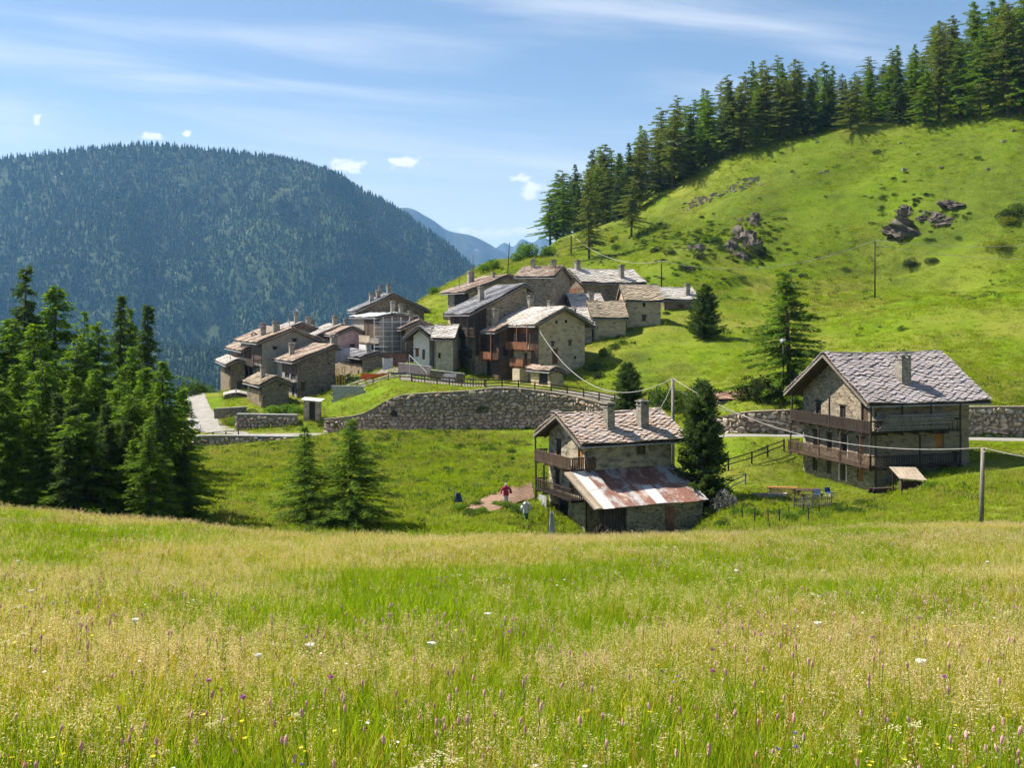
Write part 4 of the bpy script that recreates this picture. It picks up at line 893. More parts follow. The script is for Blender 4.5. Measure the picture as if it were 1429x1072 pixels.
vN = V('village_house', 'grey gabled house with three dark wooden balconies above the road bend', 366, 165, 24, 336, 446, 481, 562, 'y', 22, 'plaster_grey', 'slab_rust', ov_e=1.0, ov_g=0.9,
    openings=[W_('L', 2, 6.0, .9, 1.7, 'orange'), W_('L', 5, 6.0, .9, 1.7, 'white'), W_('L', 2, 3.2, .9, 1.7, 'orange'), W_('L', 5, 3.2, .9, 1.7), W_('L', 3.2, .5, .9, 1.7, 'white'), W_('L', 6.3, .5, .9, 1.7, 'hole'), W_('R', 4.6, 9.3, .7, .4, 'hole'), W_('R', 1.6, 8.1, .7, .4, 'hole'), W_('R', 7.6, 8.2, .7, .4, 'hole')],
    chimneys=[(2.6, 2.4, 1.7, 1.0), (1.2, 5.6, 1.4, .8), (1.5, 7.2, 1.8, .8)])
for z in (2.8, 5.6): vN.balcony('L', 0.2, vN.B + .6, z, 1.3, 'wood_dark', 1.0, 0.2, solid=True, posts=(0.3, 4.0, 8.0), post_top=z + 2.6)
vN.balcony('L', 0.4, vN.B, 0.3, 1.2, 'wood_dark', 1.0, 0.2, solid=True)
vO = V('village_house', 'brown stone barn with open timber loft and single slope roof', 415, 154, 25, 369, 468, 508, 556, 'y', 21, 'stone_brown', 'slab_rust', frac=0.95, ov_e=0.8, ov_g=0.5,
    openings=[W_('L', .9, 2.6, 3.2, 1.6, 'hole'), W_('L', 4.8, 2.6, 3.0, 1.6, 'hole'), W_('L', 2.0, .1, 1.2, 1.7, 'hole'), W_('R', .5, 1.0, .6, 1.2, 'door')], chimneys=[(5.6, 1.0, 1.5, .9), (1.2, 8.5, 1.6, .7)], wallL='plaster_grey')
vO.balcony('L', 0.6, vO.B - .5, 2.3, .9, 'wood_grey', .5, .5)
V('village_house', 'tiny stone hut with brown slab roof in front of the barn', 366, 147, 26, 345, 403, 541, 568, 'y', 26, 'stone_brown', 'slab_brown', ov_e=0.5, ov_g=0.5, slab=.7, openings=[W_('L', 1.0, .5, .7, .9, 'hole'), W_('R', 2.3, 2.75, .35, .35, 'hole')], chimneys=[(1.0, 4.0, 1.7, .6)])
V('village_house', 'small end house with pale patched roof at the road bend', 322, 170, 20, 308, 342, 512, 560, 'y', 24, 'stone_brown', 'slab_pale', ov_e=0.8, ov_g=0.6, openings=[W_('L', 1.5, 2.0, .8, 1.2, 'hole'), W_('R', 1, 2.0, .7, 1.0)])
V('village_house', 'house with long bright white roof slope behind the barn', 446, 184, 24, 430, 500, 472, 520, 'y', 24, 'stone_brown', 'slab_pale', ov_e=0.8, ov_g=0.6, frac=.55, chimneys=[(3.2, 2.0, 1.6, .8), (5.0, 1.4, 1.4, .7)])
V('village_house', 'far village house whose pale roof shows behind the grey gable', 402, 190, 22, 386, 440, 463, 520, 'y', 22, 'stone_brown', 'slab_pale', ov_e=0.8, ov_g=0.6, chimneys=[(2.0, 3, 1.8, .7), (4.0, 2, 1.6, .8), (5.2, 5, 1.6, .9)])
V('village_house', 'pink washed house with laundry coloured wall beside the scaffold', 470, 177, 22, 452, 512, 470, 525, 'y', 24, 'plaster_pink', 'slab_rust', ov_e=0.5, ov_g=0.4, openings=[W_('R', 2.2, 4.0, .8, 1.1)])
V('village_house', 'low terrace hut with flat stone roof below the end house', 316, 158, 15, 296, 342, 556, 574, 'y', 12, 'stone_brown', 'slab_pale', ov_e=.4, ov_g=.4, B=5, openings=[W_('R', 1, .5, .7, 1.0, 'hole')])
V('village_house', 'low grey roofed storehouse between the barn and the building yard', 506, 160, 22, 468, 540, 502, 540, 'y', 17, 'stone_grey', 'slab_dark', ov_e=.5, ov_g=.4, frac=.6, openings=[W_('R', 1.0, .8, 1.0, 1.6, 'hole'), W_('R', 3.2, 1.2, .6, .8), W_('L', 2, 1.0, .9, 1.2, 'hole')], chimneys=[(1.5, 2.5, 1.4, .6)])
vQ = V('village_house', 'narrow red brown boarded house squeezed between the gallery house and the timber house', 697, 155, 28, 672, 730, 466, 530, 'y', 24, 'wood_mid', 'slab_rust', ov_e=1.0, ov_g=.6, openings=[W_('L', 2, 3.6, 1.0, 1.4, 'hole'), W_('L', 5, 3.6, 1.0, 1.4), W_('L', 3, .4, 1.6, 2.0, 'hole'), W_('R', .6, 3.4, .8, 1.2, 'hole')], chimneys=[(.8, 3.0, 2.4, .8)])
vQ.balcony('L', .3, 8.0, 3.0, 1.2, 'wood_red', 1.0, .2, solid=True, posts=(.4, 4.0), post_top=vQ.H - .2)
V('village_house', 'brown stone house with dark balcony between the scaffolded house and the white gable', 566, 166, 20, 548, 604, 462, 524, 'y', 24, 'stone_brown', 'slab_rust', ov_e=.9, ov_g=.7, openings=[W_('R', 1.2, 3.4, .8, 1.2), W_('R', 3.2, 3.4, .8, 1.2, 'red'), W_('R', 1.5, .5, 1.2, 1.9, 'door')], chimneys=[(1.6, 3, 1.6, .7)]).balcony('R', .3, 4.4, 2.9, 1.1, 'wood_dark', 1.0, .2, solid=True)
V('village_house', 'brown stone house with timber loft left of the grey gabled house', 344, 174, 22, 322, 380, 492, 560, 'y', 23, 'stone_brown', 'slab_rust', ov_e=.9, ov_g=.7, openings=[W_('L', 1.5, 3.6, 1.0, 1.4, 'hole'), W_('L', 4, 3.6, 1.0, 1.4, 'door')], chimneys=[(1.6, 3, 1.6, .8)]).balcony('L', .2, 6.5, 3.2, 1.2, 'wood_dark', 1.0, .2, solid=True)
V('village_house', 'stone house with pale roof wedged behind the low brown roofed house', 800, 172, 8, 796, 842, 432, 470, 'x', 27, 'stone_half', 'slab_pale', B=8, ov_e=.5, ov_g=.4, slab=1.0, chimneys=[(3.2, 1.2, 1.6, .75)])
ribbon('yard', [G(466, 148), G(500, 148), G(540, 148), G(576, 147)], [G(476, 166), G(505, 166), G(540, 165), G(580, 158)], M['lane'], 'bare dusty building yard in front of the scaffolded house', 'yard', up=.1)
for (pa, da), (pb, db), hh, mt, lb in (((556, 151), (602, 149.5), 1.5, 'plaster_pink', 'low pink plastered terrace wall below the white gabled house'), ((600, 149), (648, 147.5), 1.1, 'stone_brown', 'low brown stone wall below the little beige house'), ((300, 142), (344, 141), 1.3, 'stone_brown', 'brown terrace wall above the road bend')):
    a_, b_ = G(pa, da), G(pb, db); o = tag(empty('terrace_wall', a_), lb, 'wall'); v_ = b_ - a_; MB().bar((0, 0, hh / 2 - .5), (v_.x, v_.y, v_.z + hh / 2 - .5), .35, hh + 1.0).build('wall', M[mt], o); MB().bar((0, 0, hh + .05), (v_.x, v_.y, v_.z + hh + .05), .5, .09).build('coping', M['concrete'], o)
# small outbuildings
hs = House('garage_shed', 'small stone shed with red beam and open doorway under the gallery house', 770, 141, 25, 741, 786, 521, 540, 'y', 24, 'stone_plaster', 'slab_rust', ov_e=.5, ov_g=.4, frac=.3, cat='shed', openings=[W_('L', 1.2, .1, 2.6, 1.5, 'hole')], slab=.6)
sh = House('rusty_shed', 'low brown wooden shed with rusty tin roof above the road wall', 1003, 124, 14, 995, 1062, 562, 578, 'x', 16, 'wood_red', 'rust_pale', B=4, ov_e=.5, ov_g=.3, slab=2.2, cat='shed', openings=[W_('R', 3.4, .3, .6, .8)])
def gate_portal():
    r_ = tag(empty('gate_portal', G(436, 133.2), math.radians(-8)), 'roofed stone gate portal in the garden wall by the road', 'gate'); 
    MB().box(-1.0, -0.35, -.3, .5, -1, 2.5).box(0.45, 1.0, -.3, .5, -1, 2.5).build('pillar', M['stone_half'], r_)
    MB().box(-.35, .45, 0.0, .1, -1, 2.3).build('door', M['wood_dark'], r_)
    MB().hexa([(-1.3, -.7, 2.5), (1.3, -.7, 2.3), (1.3, .9, 2.5), (-1.3, .9, 2.7), (-1.3, -.7, 2.62), (1.3, -.7, 2.42), (1.3, .9, 2.62), (-1.3, .9, 2.82)]).build('roof', M['slab_pale'], r_)
gate_portal()

# ------------------------------------------------------------------ rubble walls
def stone_mesh(w, hh, dep, seed):
    rr = random.Random(seed); n = rr.choice((5, 5, 6, 7)); a0 = rr.uniform(0, 6)
    ring = []
    for i in range(n):
        a = a0 + 6.2832 * (i + rr.uniform(-.3, .3)) / n; k = 1 / max(abs(math.cos(a)), abs(math.sin(a))) ** 0.6
        ring.append((math.cos(a) * k * w / 2 * rr.uniform(.75, 1.1), math.sin(a) * k * hh / 2 * rr.uniform(.75, 1.1)))
    cx_, cz_ = rr.uniform(-.12, .12), rr.uniform(-.12, .12); sl_, sm_ = rr.uniform(-.25, .25), rr.uniform(-.25, .25)
    V_ = [(x, 0.12, z) for x, z in ring] + [(x * .97, -dep * .35 * rr.uniform(.5, 1.3), z * .97) for x, z in ring] + [(x * .66 + cx_, -dep * (1 + sl_ * x * 2 + sm_ * z * 2) * rr.uniform(.85, 1.15), z * .66 + cz_) for x, z in ring]
    Fc = []
    for L in (0, n):
        for i in range(n): Fc.append([L + i, L + (i + 1) % n, L + n + (i + 1) % n, L + n + i])
    for i in range(1, n - 1): Fc.append([2 * n, 2 * n + i, 2 * n + i + 1])
    return np_mesh('stone', V_, Fc)
STONES = [stone_mesh(1.0, 1.0, 0.26, 100 + k) for k in range(24)]
for me in STONES: me.materials.append(M['rubble'])
def rubble_wall(name, label, path, s, thick=0.7, limit=280, cap='concrete', visible=None):
    """path: list of (x, y, zbot, ztop)"""
    root = tag(empty(name, (path[0][0], path[0][1], path[0][2])), label, 'wall'); o = Vector(path[0][:3])
    core, cp = MB(), MB()
    P_ = [Vector(p[:2]) for p in path]
    for i in range(len(path) - 1):
        (x0, y0, b0, t0), (x1, y1, b1, t1) = path[i], path[i + 1]
        d = Vector((x1 - x0, y1 - y0)).normalized(); nb = Vector((-d.y, d.x)) * thick
        core.hexa([Vector(q) - o for q in ((x0, y0, b0 - 1), (x1, y1, b1 - 1), (x1 + nb.x, y1 + nb.y, b1 - 1), (x0 + nb.x, y0 + nb.y, b0 - 1), (x0, y0, t0), (x1, y1, t1), (x1 + nb.x, y1 + nb.y, t1), (x0 + nb.x, y0 + nb.y, t0))])
        e = -nb.normalized() * 0.12
        cp.hexa([Vector(q) - o for q in ((x0 + e.x, y0 + e.y, t0 + .003), (x1 + e.x, y1 + e.y, t1 + .003), (x1 + nb.x, y1 + nb.y, t1 + .003), (x0 + nb.x, y0 + nb.y, t0 + .003), (x0 + e.x, y0 + e.y, t0 + .14), (x1 + e.x, y1 + e.y, t1 + .14), (x1 + nb.x, y1 + nb.y, t1 + .14), (x0 + nb.x, y0 + nb.y, t0 + .14))])
    core.build('wall_core', M['rubble_core'], root); cp.build('wall_cap', M[cap], root)
    cum = [0.0]
    for i in range(len(P_) - 1): cum.append(cum[-1] + (P_[i + 1] - P_[i]).length)
    at = lambda v, key: float(np.interp(v, cum, [q[key] for q in path]))
    jobs, row, hz_ = [], 0, 0.0
    maxh = max(p[3] - p[2] for p in path)
    z = 0.0
    while z < maxh:
        rh = s * R.uniform(.55, .85); u = R.uniform(-.5, 0) * s
        while u < cum[-1]:
            w = s * R.choice((.45, .6, .8, 1.0, 1.3, 1.7)) * R.uniform(.85, 1.15); uc = u + w / 2
            if 0 < uc < cum[-1]:
                b, t = at(uc, 2), at(uc, 3); zc = b + z + rh / 2 + R.uniform(-.28, .28) * rh
                if zc + rh * .35 < t: jobs.append((w * rh, uc, zc, w * 1.06, rh * R.uniform(.8, 1.55)))
            u += w
        z += rh
    jobs.sort(key=lambda q: -q[0])
    rest_v, rest_f = [], []
    for i, (_, uc, zc, w, hh) in enumerate(jobs):
        x, y = at(uc, 0), at(uc, 1); j = int(np.clip(np.searchsorted(cum, uc) - 1, 0, len(P_) - 2)); d = P_[j + 1] - P_[j]; ang = math.atan2(d.y, d.x)
        me = R.choice(STONES); mt = Matrix.Translation(Vector((x, y, zc)) - o) @ Matrix.Rotation(ang, 4, 'Z') @ Matrix.Rotation(R.uniform(-.4, .4), 4, 'Y') @ Matrix.Diagonal((w, 1.0, hh, 1))
        px = CX + F * x / y
        if i < limit:
            so = link('stone', me, None, root); so.matrix_local = mt
        else:
            n = len(rest_v); rest_v += [tuple(mt @ v.co) for v in me.vertices]; rest_f += [[n + q for q in p.vertices] for p in me.polygons]
    if rest_f: tag(link('small_stones', np_mesh('small_stones', rest_v, rest_f), M['rubble'], root), kind='stuff')
M['rubble_core'] = m_plain('rubble_core', (0.27, 0.22, 0.16), 0.95, 0.4, 2.5)
def wall_path(lo, hi, step, dk, doff, zb, zt):
    out = []
    for px in np.arange(lo, hi + .1, step):
        D, Z = nodes_at([px]); d = D[0, dk] + doff; out.append(((px - CX) / F * d, d, zb(D[0], Z[0]), zt(D[0], Z[0])))
    return out
rubble_wall('retaining_wall', 'long tall rubble retaining wall below the fenced lane', wall_path(452, 866, 14, 7, 0.35, lambda D, Z: Z[7] - .3, lambda D, Z: Z[8] + .12), 0.56, cap='rubble_core')
rubble_wall('retaining_wall', 'boulder wall above the road beside the big balcony house', wall_path(985, 1560, 16, 7, 0.35, lambda D, Z: Z[7] - .2, lambda D, Z: Z[8] + .1), 0.72, cap='rubble_core')
rubble_wall('road_wall', 'low dark rubble wall holding up the lower road bend', wall_path(268, 452, 14, 6, 0.0, lambda D, Z: Z[6] - 1.2, lambda D, Z: Z[7] - .05), 0.55, cap='concrete')
rubble_wall('garden_wall', 'grey garden wall behind the lower road beside the gate portal', wall_path(330, 424, 12, 8, -0.3, lambda D, Z: Z[7] - .1, lambda D, Z: Z[7] + 2.0), 0.5, limit=120)

# ------------------------------------------------------------------ fences
def fence(name, label, pts, step, hh, rails, mat, pw=0.12, rw=0.09, pickets=None):
    root = tag(empty(name, pts[0]), label, 'fence'); o = Vector(pts[0]); seg = [0]
    for i in range(len(pts) - 1): seg.append(seg[-1] + (Vector(pts[i + 1]) - Vector(pts[i])).length)
    at = lambda v: Vector([float(np.interp(v, seg, [p[k] for p in pts])) for k in range(3)])
    n = max(1, int(seg[-1] / step)); prev = None
    for i in range(n + 1):
        p = at(seg[-1] * i / n) - o; l_ = R.uniform(-.03, .03)
        MB().bar(p + Vector((0, 0, -.4)), p + Vector((l_, l_, hh * R.uniform(.97, 1.03))), pw).build('post', mat, root)
        if prev is not None:
            for q in rails: MB().bar(prev + Vector((0, -.06, q * hh + R.uniform(-.02, .02))), p + Vector((0, -.06, q * hh + R.uniform(-.02, .02))), .045, rw).build('rail', mat, root)
            if pickets:
                mb = MB(); k = int((p - prev).length / pickets)
                for j in range(1, k): c = prev.lerp(p, j / k); mb.bar(c + Vector((0, -.1, .05)), c + Vector((0, -.1, hh * R.uniform(.85, 1.0))), .06)
                mb.build('pickets', mat, root)
        prev = p
def gp(lst): return [G(px, d) for px, d in lst]
fence('lane_fence', 'brown wooden post and rail fence along the lane above the long wall', gp([(575, 142.2), (600, 141), (650, 138), (676, 135.8)]), 1.75, 1.15, (.45, .88), M['wood_mid'], .16, .2, .4)
fence('lane_fence', 'wooden post and rail fence on top of the long retaining wall', gp([(678, 132.6), (700, 132.4), (760, 131.6), (820, 130.0), (858, 128.4)]), 1.9, 1.2, (.3, .6, .92), M['wood_mid'], .16, .12)
fence('rail_fence', 'dark two rail fence crossing the lawn beside the big balcony house', gp([(940, 106), (985, 105), (1022, 104.5), (1050, 105.5), (1080, 108), (1094, 109)]), 2.6, 1.2, (.5, .92), M['wood_dark'], .14, .1)
fence('rail_fence', 'broken wooden garden fence behind the lilac bush', gp([(935, 97), (965, 97), (1000, 97), (1040, 98)]), 2.2, 1.0, (.4, .85), M['wood_grey'], .12, .09)
fence('picket_fence', 'small weathered grey picket fence standing in the tall grass', gp([(1108, 87), (1160, 87.5)]), 1.6, 1.15, (.3, .75), M['wood_grey'], .1, .07, .17)
fence('guard_rail', 'green slatted guard rail at the road bend', gp([(262, 127.4), (300, 128.0), (333, 128.2)]), 1.4, 1.0, (.12, .95), M['wood_dark'], .12, .08)
fence('guard_rail', 'white metal handrail curving along the outer edge of the road bend', gp([(262, 165), (263, 150), (268, 140), (280, 133)]), 2.5, 1.0, (.5, .95), M['metal_white'], .07, .06)
fence('yard_fence', 'dark fence in front of the building yard with orange netting', gp([(476, 147), (510, 147), (545, 146), (574, 143)]), 2.0, 1.1, (.5, .95), M['wood_dark'], .12, .1)

# ------------------------------------------------------------------ poles and cables
def pole(px, d, top_py, rad, label, mat='wood_grey', lean=0.0, name='utility_pole'):
    b = G(px, d, -.6); t = P(px, top_py, d); h = t.z - b.z
    r_ = tag(empty(name, b), label, 'pole'); MB().tube([(0, 0, 0), (lean * .5, 0, h * .5), (lean, 0, h)], [rad * 1.15, rad, rad * .85], 10).build('shaft', M[mat], r_, True)
    MB().tube([(lean, -rad * 1.2, h - .25), (lean, -rad * 2.2, h - .22)], [.04, .05], 6).build('insulator', M['metal_white'], r_)
    return b + Vector((lean, 0, h))
pR = pole(1369, 68, 625, .14, 'grey wooden utility pole standing in the grass right of the big house', lean=.12)
pC = pole(939, 104, 528, .17, 'grey wooden utility pole behind the two trunked pine')
pH = pole(1221, 191, 335, .12, 'thin dark utility pole on the upper hillside meadow', 'wood_dark')
pV = pole(923, 196, 364, .12, 'thin utility pole on the slope above the white roofed barn', 'wood_dark')
pT = pole(797, 238, 327, .16, 'utility pole at the forest edge above the village', 'wood_dark')
pole(706, 186, 338, .09, 'tall leaning mast behind the highest village roofs', 'wood_dark', lean=.6)
pole(660, 190, 352, .07, 'thin antenna mast beside the stone chimney of the highest house', 'black_metal')
pole(641, 190, 366, .05, 'thinnest antenna mast left of the highest house', 'black_metal')
for px, t in ((404, 436), (511, 432), (489, 440)): pole(px, 188, t, .045, 'thin antenna mast over the %s' % {404: 'grey gabled house', 511: 'broad dark gable', 489: 'scaffolded house'}[px], 'black_metal')
def cable(a, b, sag, label, rad=.035, mat='cable'):
    a, b = Vector(a), Vector(b); pts = []
    for i in range(25):
        t = i / 24; p = a.lerp(b, t); p.z -= sag * 4 * t * (1 - t); pts.append(p - a)
    o = MB().tube(pts, rad, 6).build('cable', M[mat], None, True); o.location = a; tag(o, label, 'cable', 'overhead cables')
cable(P(753, 462, 148.5), pC, 4.2, 'white cable sagging from the gallery house gable to the middle pole', .04)
cable(pC, pR, 2.2, 'pale cable dropping from the middle pole to the pole right of the big house', .028)
cable(pC + Vector((0, 0, -.9)), P(1100, 592, 99), .6, 'second pale cable from the middle pole to the big house', .035)
cable(pR, P(1600, 640, 62), .5, 'pale cable leaving the pole right of the big house', .03)
cable(pC + Vector((0, 0, -.3)), P(918, 574, 97), .3, 'stay wire from the middle pole to the rusty lean-to house roof', .03)
cable(pT, pV, 2.5, 'thin cable from the forest edge pole to the slope pole', .045)
cable(pV, pH, 3.0, 'thin cable crossing the hillside to the meadow pole', .04)
cable(pH, P(1600, 320, 190), 2.0, 'upper thin cable leaving the meadow pole', .04)
cable(pH + Vector((0, 0, -.8)), P(1600, 350, 190), 2.0, 'lower thin cable leaving the meadow pole', .04)
cable(pT, P(700, 400, 238), 3.0, 'thin cable from the forest edge pole down behind the roofs', .045)
def lamp():
    b = G(1093, 119); t = P(1093, 476, 119); h = t.z - b.z; r_ = tag(empty('street_lamp', b), 'slim street lamp with small white hood in front of the big larch', 'lamp')
    MB().tube([(0, 0, -.3), (0, 0, h)], [.08, .06], 8).build('lamp_post', M['black_metal'], r_, True); MB().tube([(0, 0, h), (-.1, 0, h + .12), (-.1, 0, h + .3)], [.35, .3, .05], 10).build('lamp_shade', M['metal_white'], r_)
lamp()
# round traffic sign seen from behind at the wall foot
b = G(550, 128.5); r_ = tag(empty('road_sign', b), 'round dark road sign on a short post before the long wall', 'sign')
MB().tube([(0, 0, -.2), (0, 0, 2.0)], .04, 6).build('post', M['metal_grey'], r_); MB().tube([(0, -.03, 2.2), (0, .03, 2.2)], .42, 16).build('disc', M['black_metal'], r_)

# ------------------------------------------------------------------ trees
def conifer(seed, H, Rr, start, whorl, per, droop, step, sl, sw, shape=1.0, ragged=.25, lift=0.0):
    rr = np.random.default_rng(seed); Vs, tk = [], MB()
    tr = 0.012 * H + .03
    tk.tube([(0, 0, -.6), (0, 0, H * .4), (0.02 * H * rr.uniform(-.4, .4), 0, H * .8), (0, 0, H * .985)], [tr * 1.25, tr * .8, tr * .35, .02], 8)
    z = start * H; quads = []
    while z < H * .99:
        f = (z / H - start) / (1 - start); L0 = Rr * (1 - f) ** shape + .06
        for b in range(per if f < .85 else max(3, per - 2)):
            if rr.random() < ragged * .35: continue
            az = rr.uniform(0, 6.2832); L = L0 * rr.uniform(1 - ragged, 1 + ragged * .5) * (1 + ragged * .9 * float(vnoise(np.array([az * .64 + seed * 3.7]), np.array([z / (H * .11)]), seed)[0])); zz = z + rr.uniform(-.5, .5) * whorl
            n = max(3, int(L / step)); s = np.linspace(.12, 1, n) if L > .6 else np.linspace(.2, 1, n)
            out = np.array([math.cos(az), math.sin(az), 0]); side = np.array([-out[1], out[0], 0])
            up0 = lift + .12 * f
            c = out[None] * (s * L)[:, None]; c[:, 2] = zz + s * L * up0 - droop * L * s ** 1.8 + .25 * droop * L * s ** 4; c += side[None] * (rr.uniform(-.12, .12) * L * s ** 2)[:, None]
            if L > .7: tk.tube([tuple(c[0] * np.array([.0, .0, 1])), tuple(c[n // 2]), tuple(c[-1])], [.008 * L + .012, .006 * L + .006, .006], 4)
            for k in range(8):
                p = c + rr.normal(0, .05, c.shape) * np.array([1, 1, 1.2]); m = len(p)
                sgn = (rr.random(m) < .5) * 2 - 1
                dv = out[None] * rr.uniform(.3, .9, m)[:, None] + side[None] * (sgn * rr.uniform(.1, 1.0, m))[:, None]; dv[:, 2] = rr.uniform(-.75, .25, m) + lift
                dv /= np.linalg.norm(dv, axis=1)[:, None]; ln = sl * rr.uniform(.5, 1.3, m) * (0.55 + .55 * (1 - s * .5)); wd = sw * .68 * rr.uniform(.7, 1.3, m)
                rv = rr.normal(0, 1, (m, 3)); sv = np.cross(dv, rv); sv /= np.linalg.norm(sv, axis=1)[:, None] + 1e-6
                q = np.stack([p, p + dv * (ln * .5)[:, None] + sv * (wd / 2)[:, None], p + dv * ln[:, None], p + dv * (ln * .5)[:, None] - sv * (wd / 2)[:, None]], 1); quads.append(q)
        z += whorl * rr.uniform(.75, 1.25)
    Q = np.concatenate(quads).reshape(-1, 3)
    return np_mesh('crown', Q, np.arange(len(Q)).reshape(-1, 4)), tk.mesh('trunk', True)
def mk(mat, *a, **k):
    c, t = conifer(*a, **k); c.materials.append(M[mat]); t.materials.append(M['bark']); return c, t, a[1]
TREES = {
 'larch': [mk('larch', 1, 16, 4.2, .03, .38, 8, .24, .21, .50, .15, .85, .5), mk('larch', 2, 16, 3.9, .04, .39, 8, .20, .21, .50, .15, .9, .55), mk('larch', 3, 15, 4.2, .03, .38, 8, .30, .21, .52, .15, .8, .55), mk('larch', 16, 16, 4.4, .03, .40, 8, .26, .21, .52, .15, .75, .6)],
 'old': [mk('larch_dull', 4, 22, 5.6, .12, .56, 7, .20, .27, .64, .19, .55, .8), mk('larch_dull', 5, 23, 5.2, .18, .58, 7, .22, .27, .64, .19, .5, .85), mk('larch', 6, 21, 5.6, .06, .54, 7, .24, .27, .64, .19, .7, .7), mk('spruce', 7, 22, 4.6, .04, .48, 8, .34, .27, .62, .18, .95, .5), mk('larch_dull', 14, 22, 6.0, .10, .58, 7, .18, .27, .64, .19, .6, .9), mk('larch', 15, 20, 5.0, .2, .56, 7, .2, .27, .64, .19, .6, .8)],
 'spruce': [mk('spruce', 8, 17, 3.2, .03, .38, 8, .40, .21, .48, .14, 1.0, .5), mk('spruce', 9, 17, 2.8, .04, .38, 8, .36, .21, .48, .14, 1.05, .5)],
 'pine': [mk('pine', 10, 8, 2.3, .03, .20, 10, -.05, .14, .36, .13, .6, .35, .35), mk('pine', 11, 8, 2.1, .10, .20, 10, .05, .14, .36, .13, .55, .35, .25)],
 'young': [mk('larch', 12, 9, 3.2, .03, .28, 7, .20, .16, .38, .085, .9, .45), mk('larch_dull', 13, 10, 3.8, .06, .30, 7, .16, .16, .40, .09, .8, .55)],
}
def tree(kind, v, px, d, top_py, label, name, wide=1.0, group=None, sink=0.0, dx=0.0):
    c, t, H0 = TREES[kind][v % len(TREES[kind])]; b = G(px, d); h = P(px, top_py, d).z - b.z + sink; b.z -= sink
    if h < 1.5: return
    r_ = tag(empty(name, b, R.uniform(0, 6.28)), label, 'tree', group); s = h / H0; wide *= R.uniform(.85, 1.2); r_.scale = (s * wide, s * wide * R.uniform(.85, 1.1), s); r_.rotation_euler[0], r_.rotation_euler[1] = R.gauss(0, .025), R.gauss(0, .025)
    link('crown', c, None, r_); link('trunk', t, None, r_)
LG = 'conifers of the dark grove below the meadow crest'
grove = [(28, 96, 366, 'old', 0, .8), (74, 98, 393, 'larch', 1, .8), (158, 104, 408, 'spruce', 0, .7), (178, 106, 424, 'larch', 1, .6), (207, 99, 420, 'spruce', 1, .95), (118, 101, 432, 'old', 2, .7), (138, 97, 447, 'larch', 0, .8),
  (8, 92, 440, 'larch', 0, .9), (48, 90, 448, 'larch', 2, .8), (95, 92, 470, 'larch', 1, .8), (-25, 90, 420, 'spruce', 0, 1), (178, 93, 480, 'larch', 2, .75), (-60, 92, 400, 'larch', 1, 1), (-100, 94, 420, 'old', 0, 1),
  (22, 83, 505, 'larch', 2, .9), (62, 80, 498, 'larch', 0, .9), (100, 83, 520, 'larch', 1, .9), (135, 84, 512, 'larch', 0, .9), (165, 82, 528, 'larch', 2, .85), (-20, 82, 490, 'larch', 1, 1), (-70, 82, 470, 'larch', 2, 1),
  (88, 74, 545, 'spruce', 0, 1.1), (42, 73, 560, 'larch', 0, 1.1), (150, 75, 560, 'spruce', 1, 1.2), (190, 77, 548, 'larch', 0, 1.0), (205, 81, 510, 'larch', 2, .9), (232, 77, 500, 'larch', 0, 1.0), (226, 73, 560, 'spruce', 1, 1.0), (248, 80, 540, 'larch', 1, .9), (5, 72, 540, 'larch', 1, 1.1), (120, 72, 590, 'larch', 2, 1.1), (-45, 73, 540, 'larch', 0, 1.1), (182, 72, 610, 'larch', 1, 1.1), (258, 76, 620, 'spruce', 0, 1.1)]
for i in range(22): grove.append((R.uniform(-60, 255), R.uniform(70, 80), R.uniform(560, 650), R.choice(('larch', 'larch', 'spruce')), R.choice((0, 1, 2)), R.uniform(1.1, 1.5)))
KN = {'larch': ('bright green larch in the dense grove below the meadow crest', 'larch_tree'), 'spruce': ('dark narrow spruce in the dense grove below the meadow crest', 'spruce_tree'), 'old': ('tall ragged old larch rising above the dense grove', 'larch_tree')}
for i, (px, d, tp_, k, v, wd) in enumerate(grove): tree(k, v if i % 3 else 3, px, d, tp_, KN[k][0] if tp_ < 556 else {'larch': 'short bushy larch at the foot of the dense grove', 'spruce': 'short dark spruce at the foot of the dense grove'}[k], KN[k][1], wd * (1.3 if k != 'old' else 1.0), LG)
FG = 'conifers along the forest edge on the hill'
TOP = np.array([(740, 250), (780, 232), (825, 212), (860, 195), (905, 170), (935, 140), (970, 126), (1000, 112), (1040, 84), (1075, 78), (1110, 78), (1150, 84), (1180, 86), (1215, 70), (1255, 66), (1290, 52), (1310, 22), (1335, 18), (1360, 6), (1400, -14), (1440, -30), (1600, -140), (1800, -260)], float)
FL = {0: 'tall dull green larch on the hilltop forest edge', 1: 'tall bare-stemmed larch on the hilltop forest edge', 2: 'bright green tall larch on the hilltop forest edge', 3: 'dark spruce on the hilltop forest edge', 4: 'broad dull green larch on the hilltop forest edge', 5: 'slim bright green larch with bare lower stem on the forest edge'}
for row in range(4):
    px = 768 + row * 9
    while px < 1640:
        D, Z = nodes_at([px]); d = D[0, 13] + 1 + row * 7 + R.uniform(-3, 3) - (6 if px > 1290 and row == 0 else 0)
        tp_ = float(np.interp(px, TOP[:, 0], TOP[:, 1])) + R.uniform(-6, 26) + (14 if row == 0 else 0); v = R.choice((0, 1, 2, 2, 3, 4, 5))
        tree('old', v, px, d, tp_, FL[v], 'spruce_tree' if v == 3 else 'larch_tree', R.uniform(.85, 1.3), FG); px += R.uniform(13, 30) * (1.0 if row == 0 else 1.15)
tree('old', 0, 822, 232, 236, 'lone dark larch standing just above the village roofs', 'larch_tree', .9)
tree('old', 1, 881, 246, 247, 'short bushy larch apart from the forest edge above the village', 'larch_tree', 1.3)
tree('young', 0, 428, 78, 596, 'smaller young larch left of the pair on the meadow slope', 'larch_tree', 1.45)
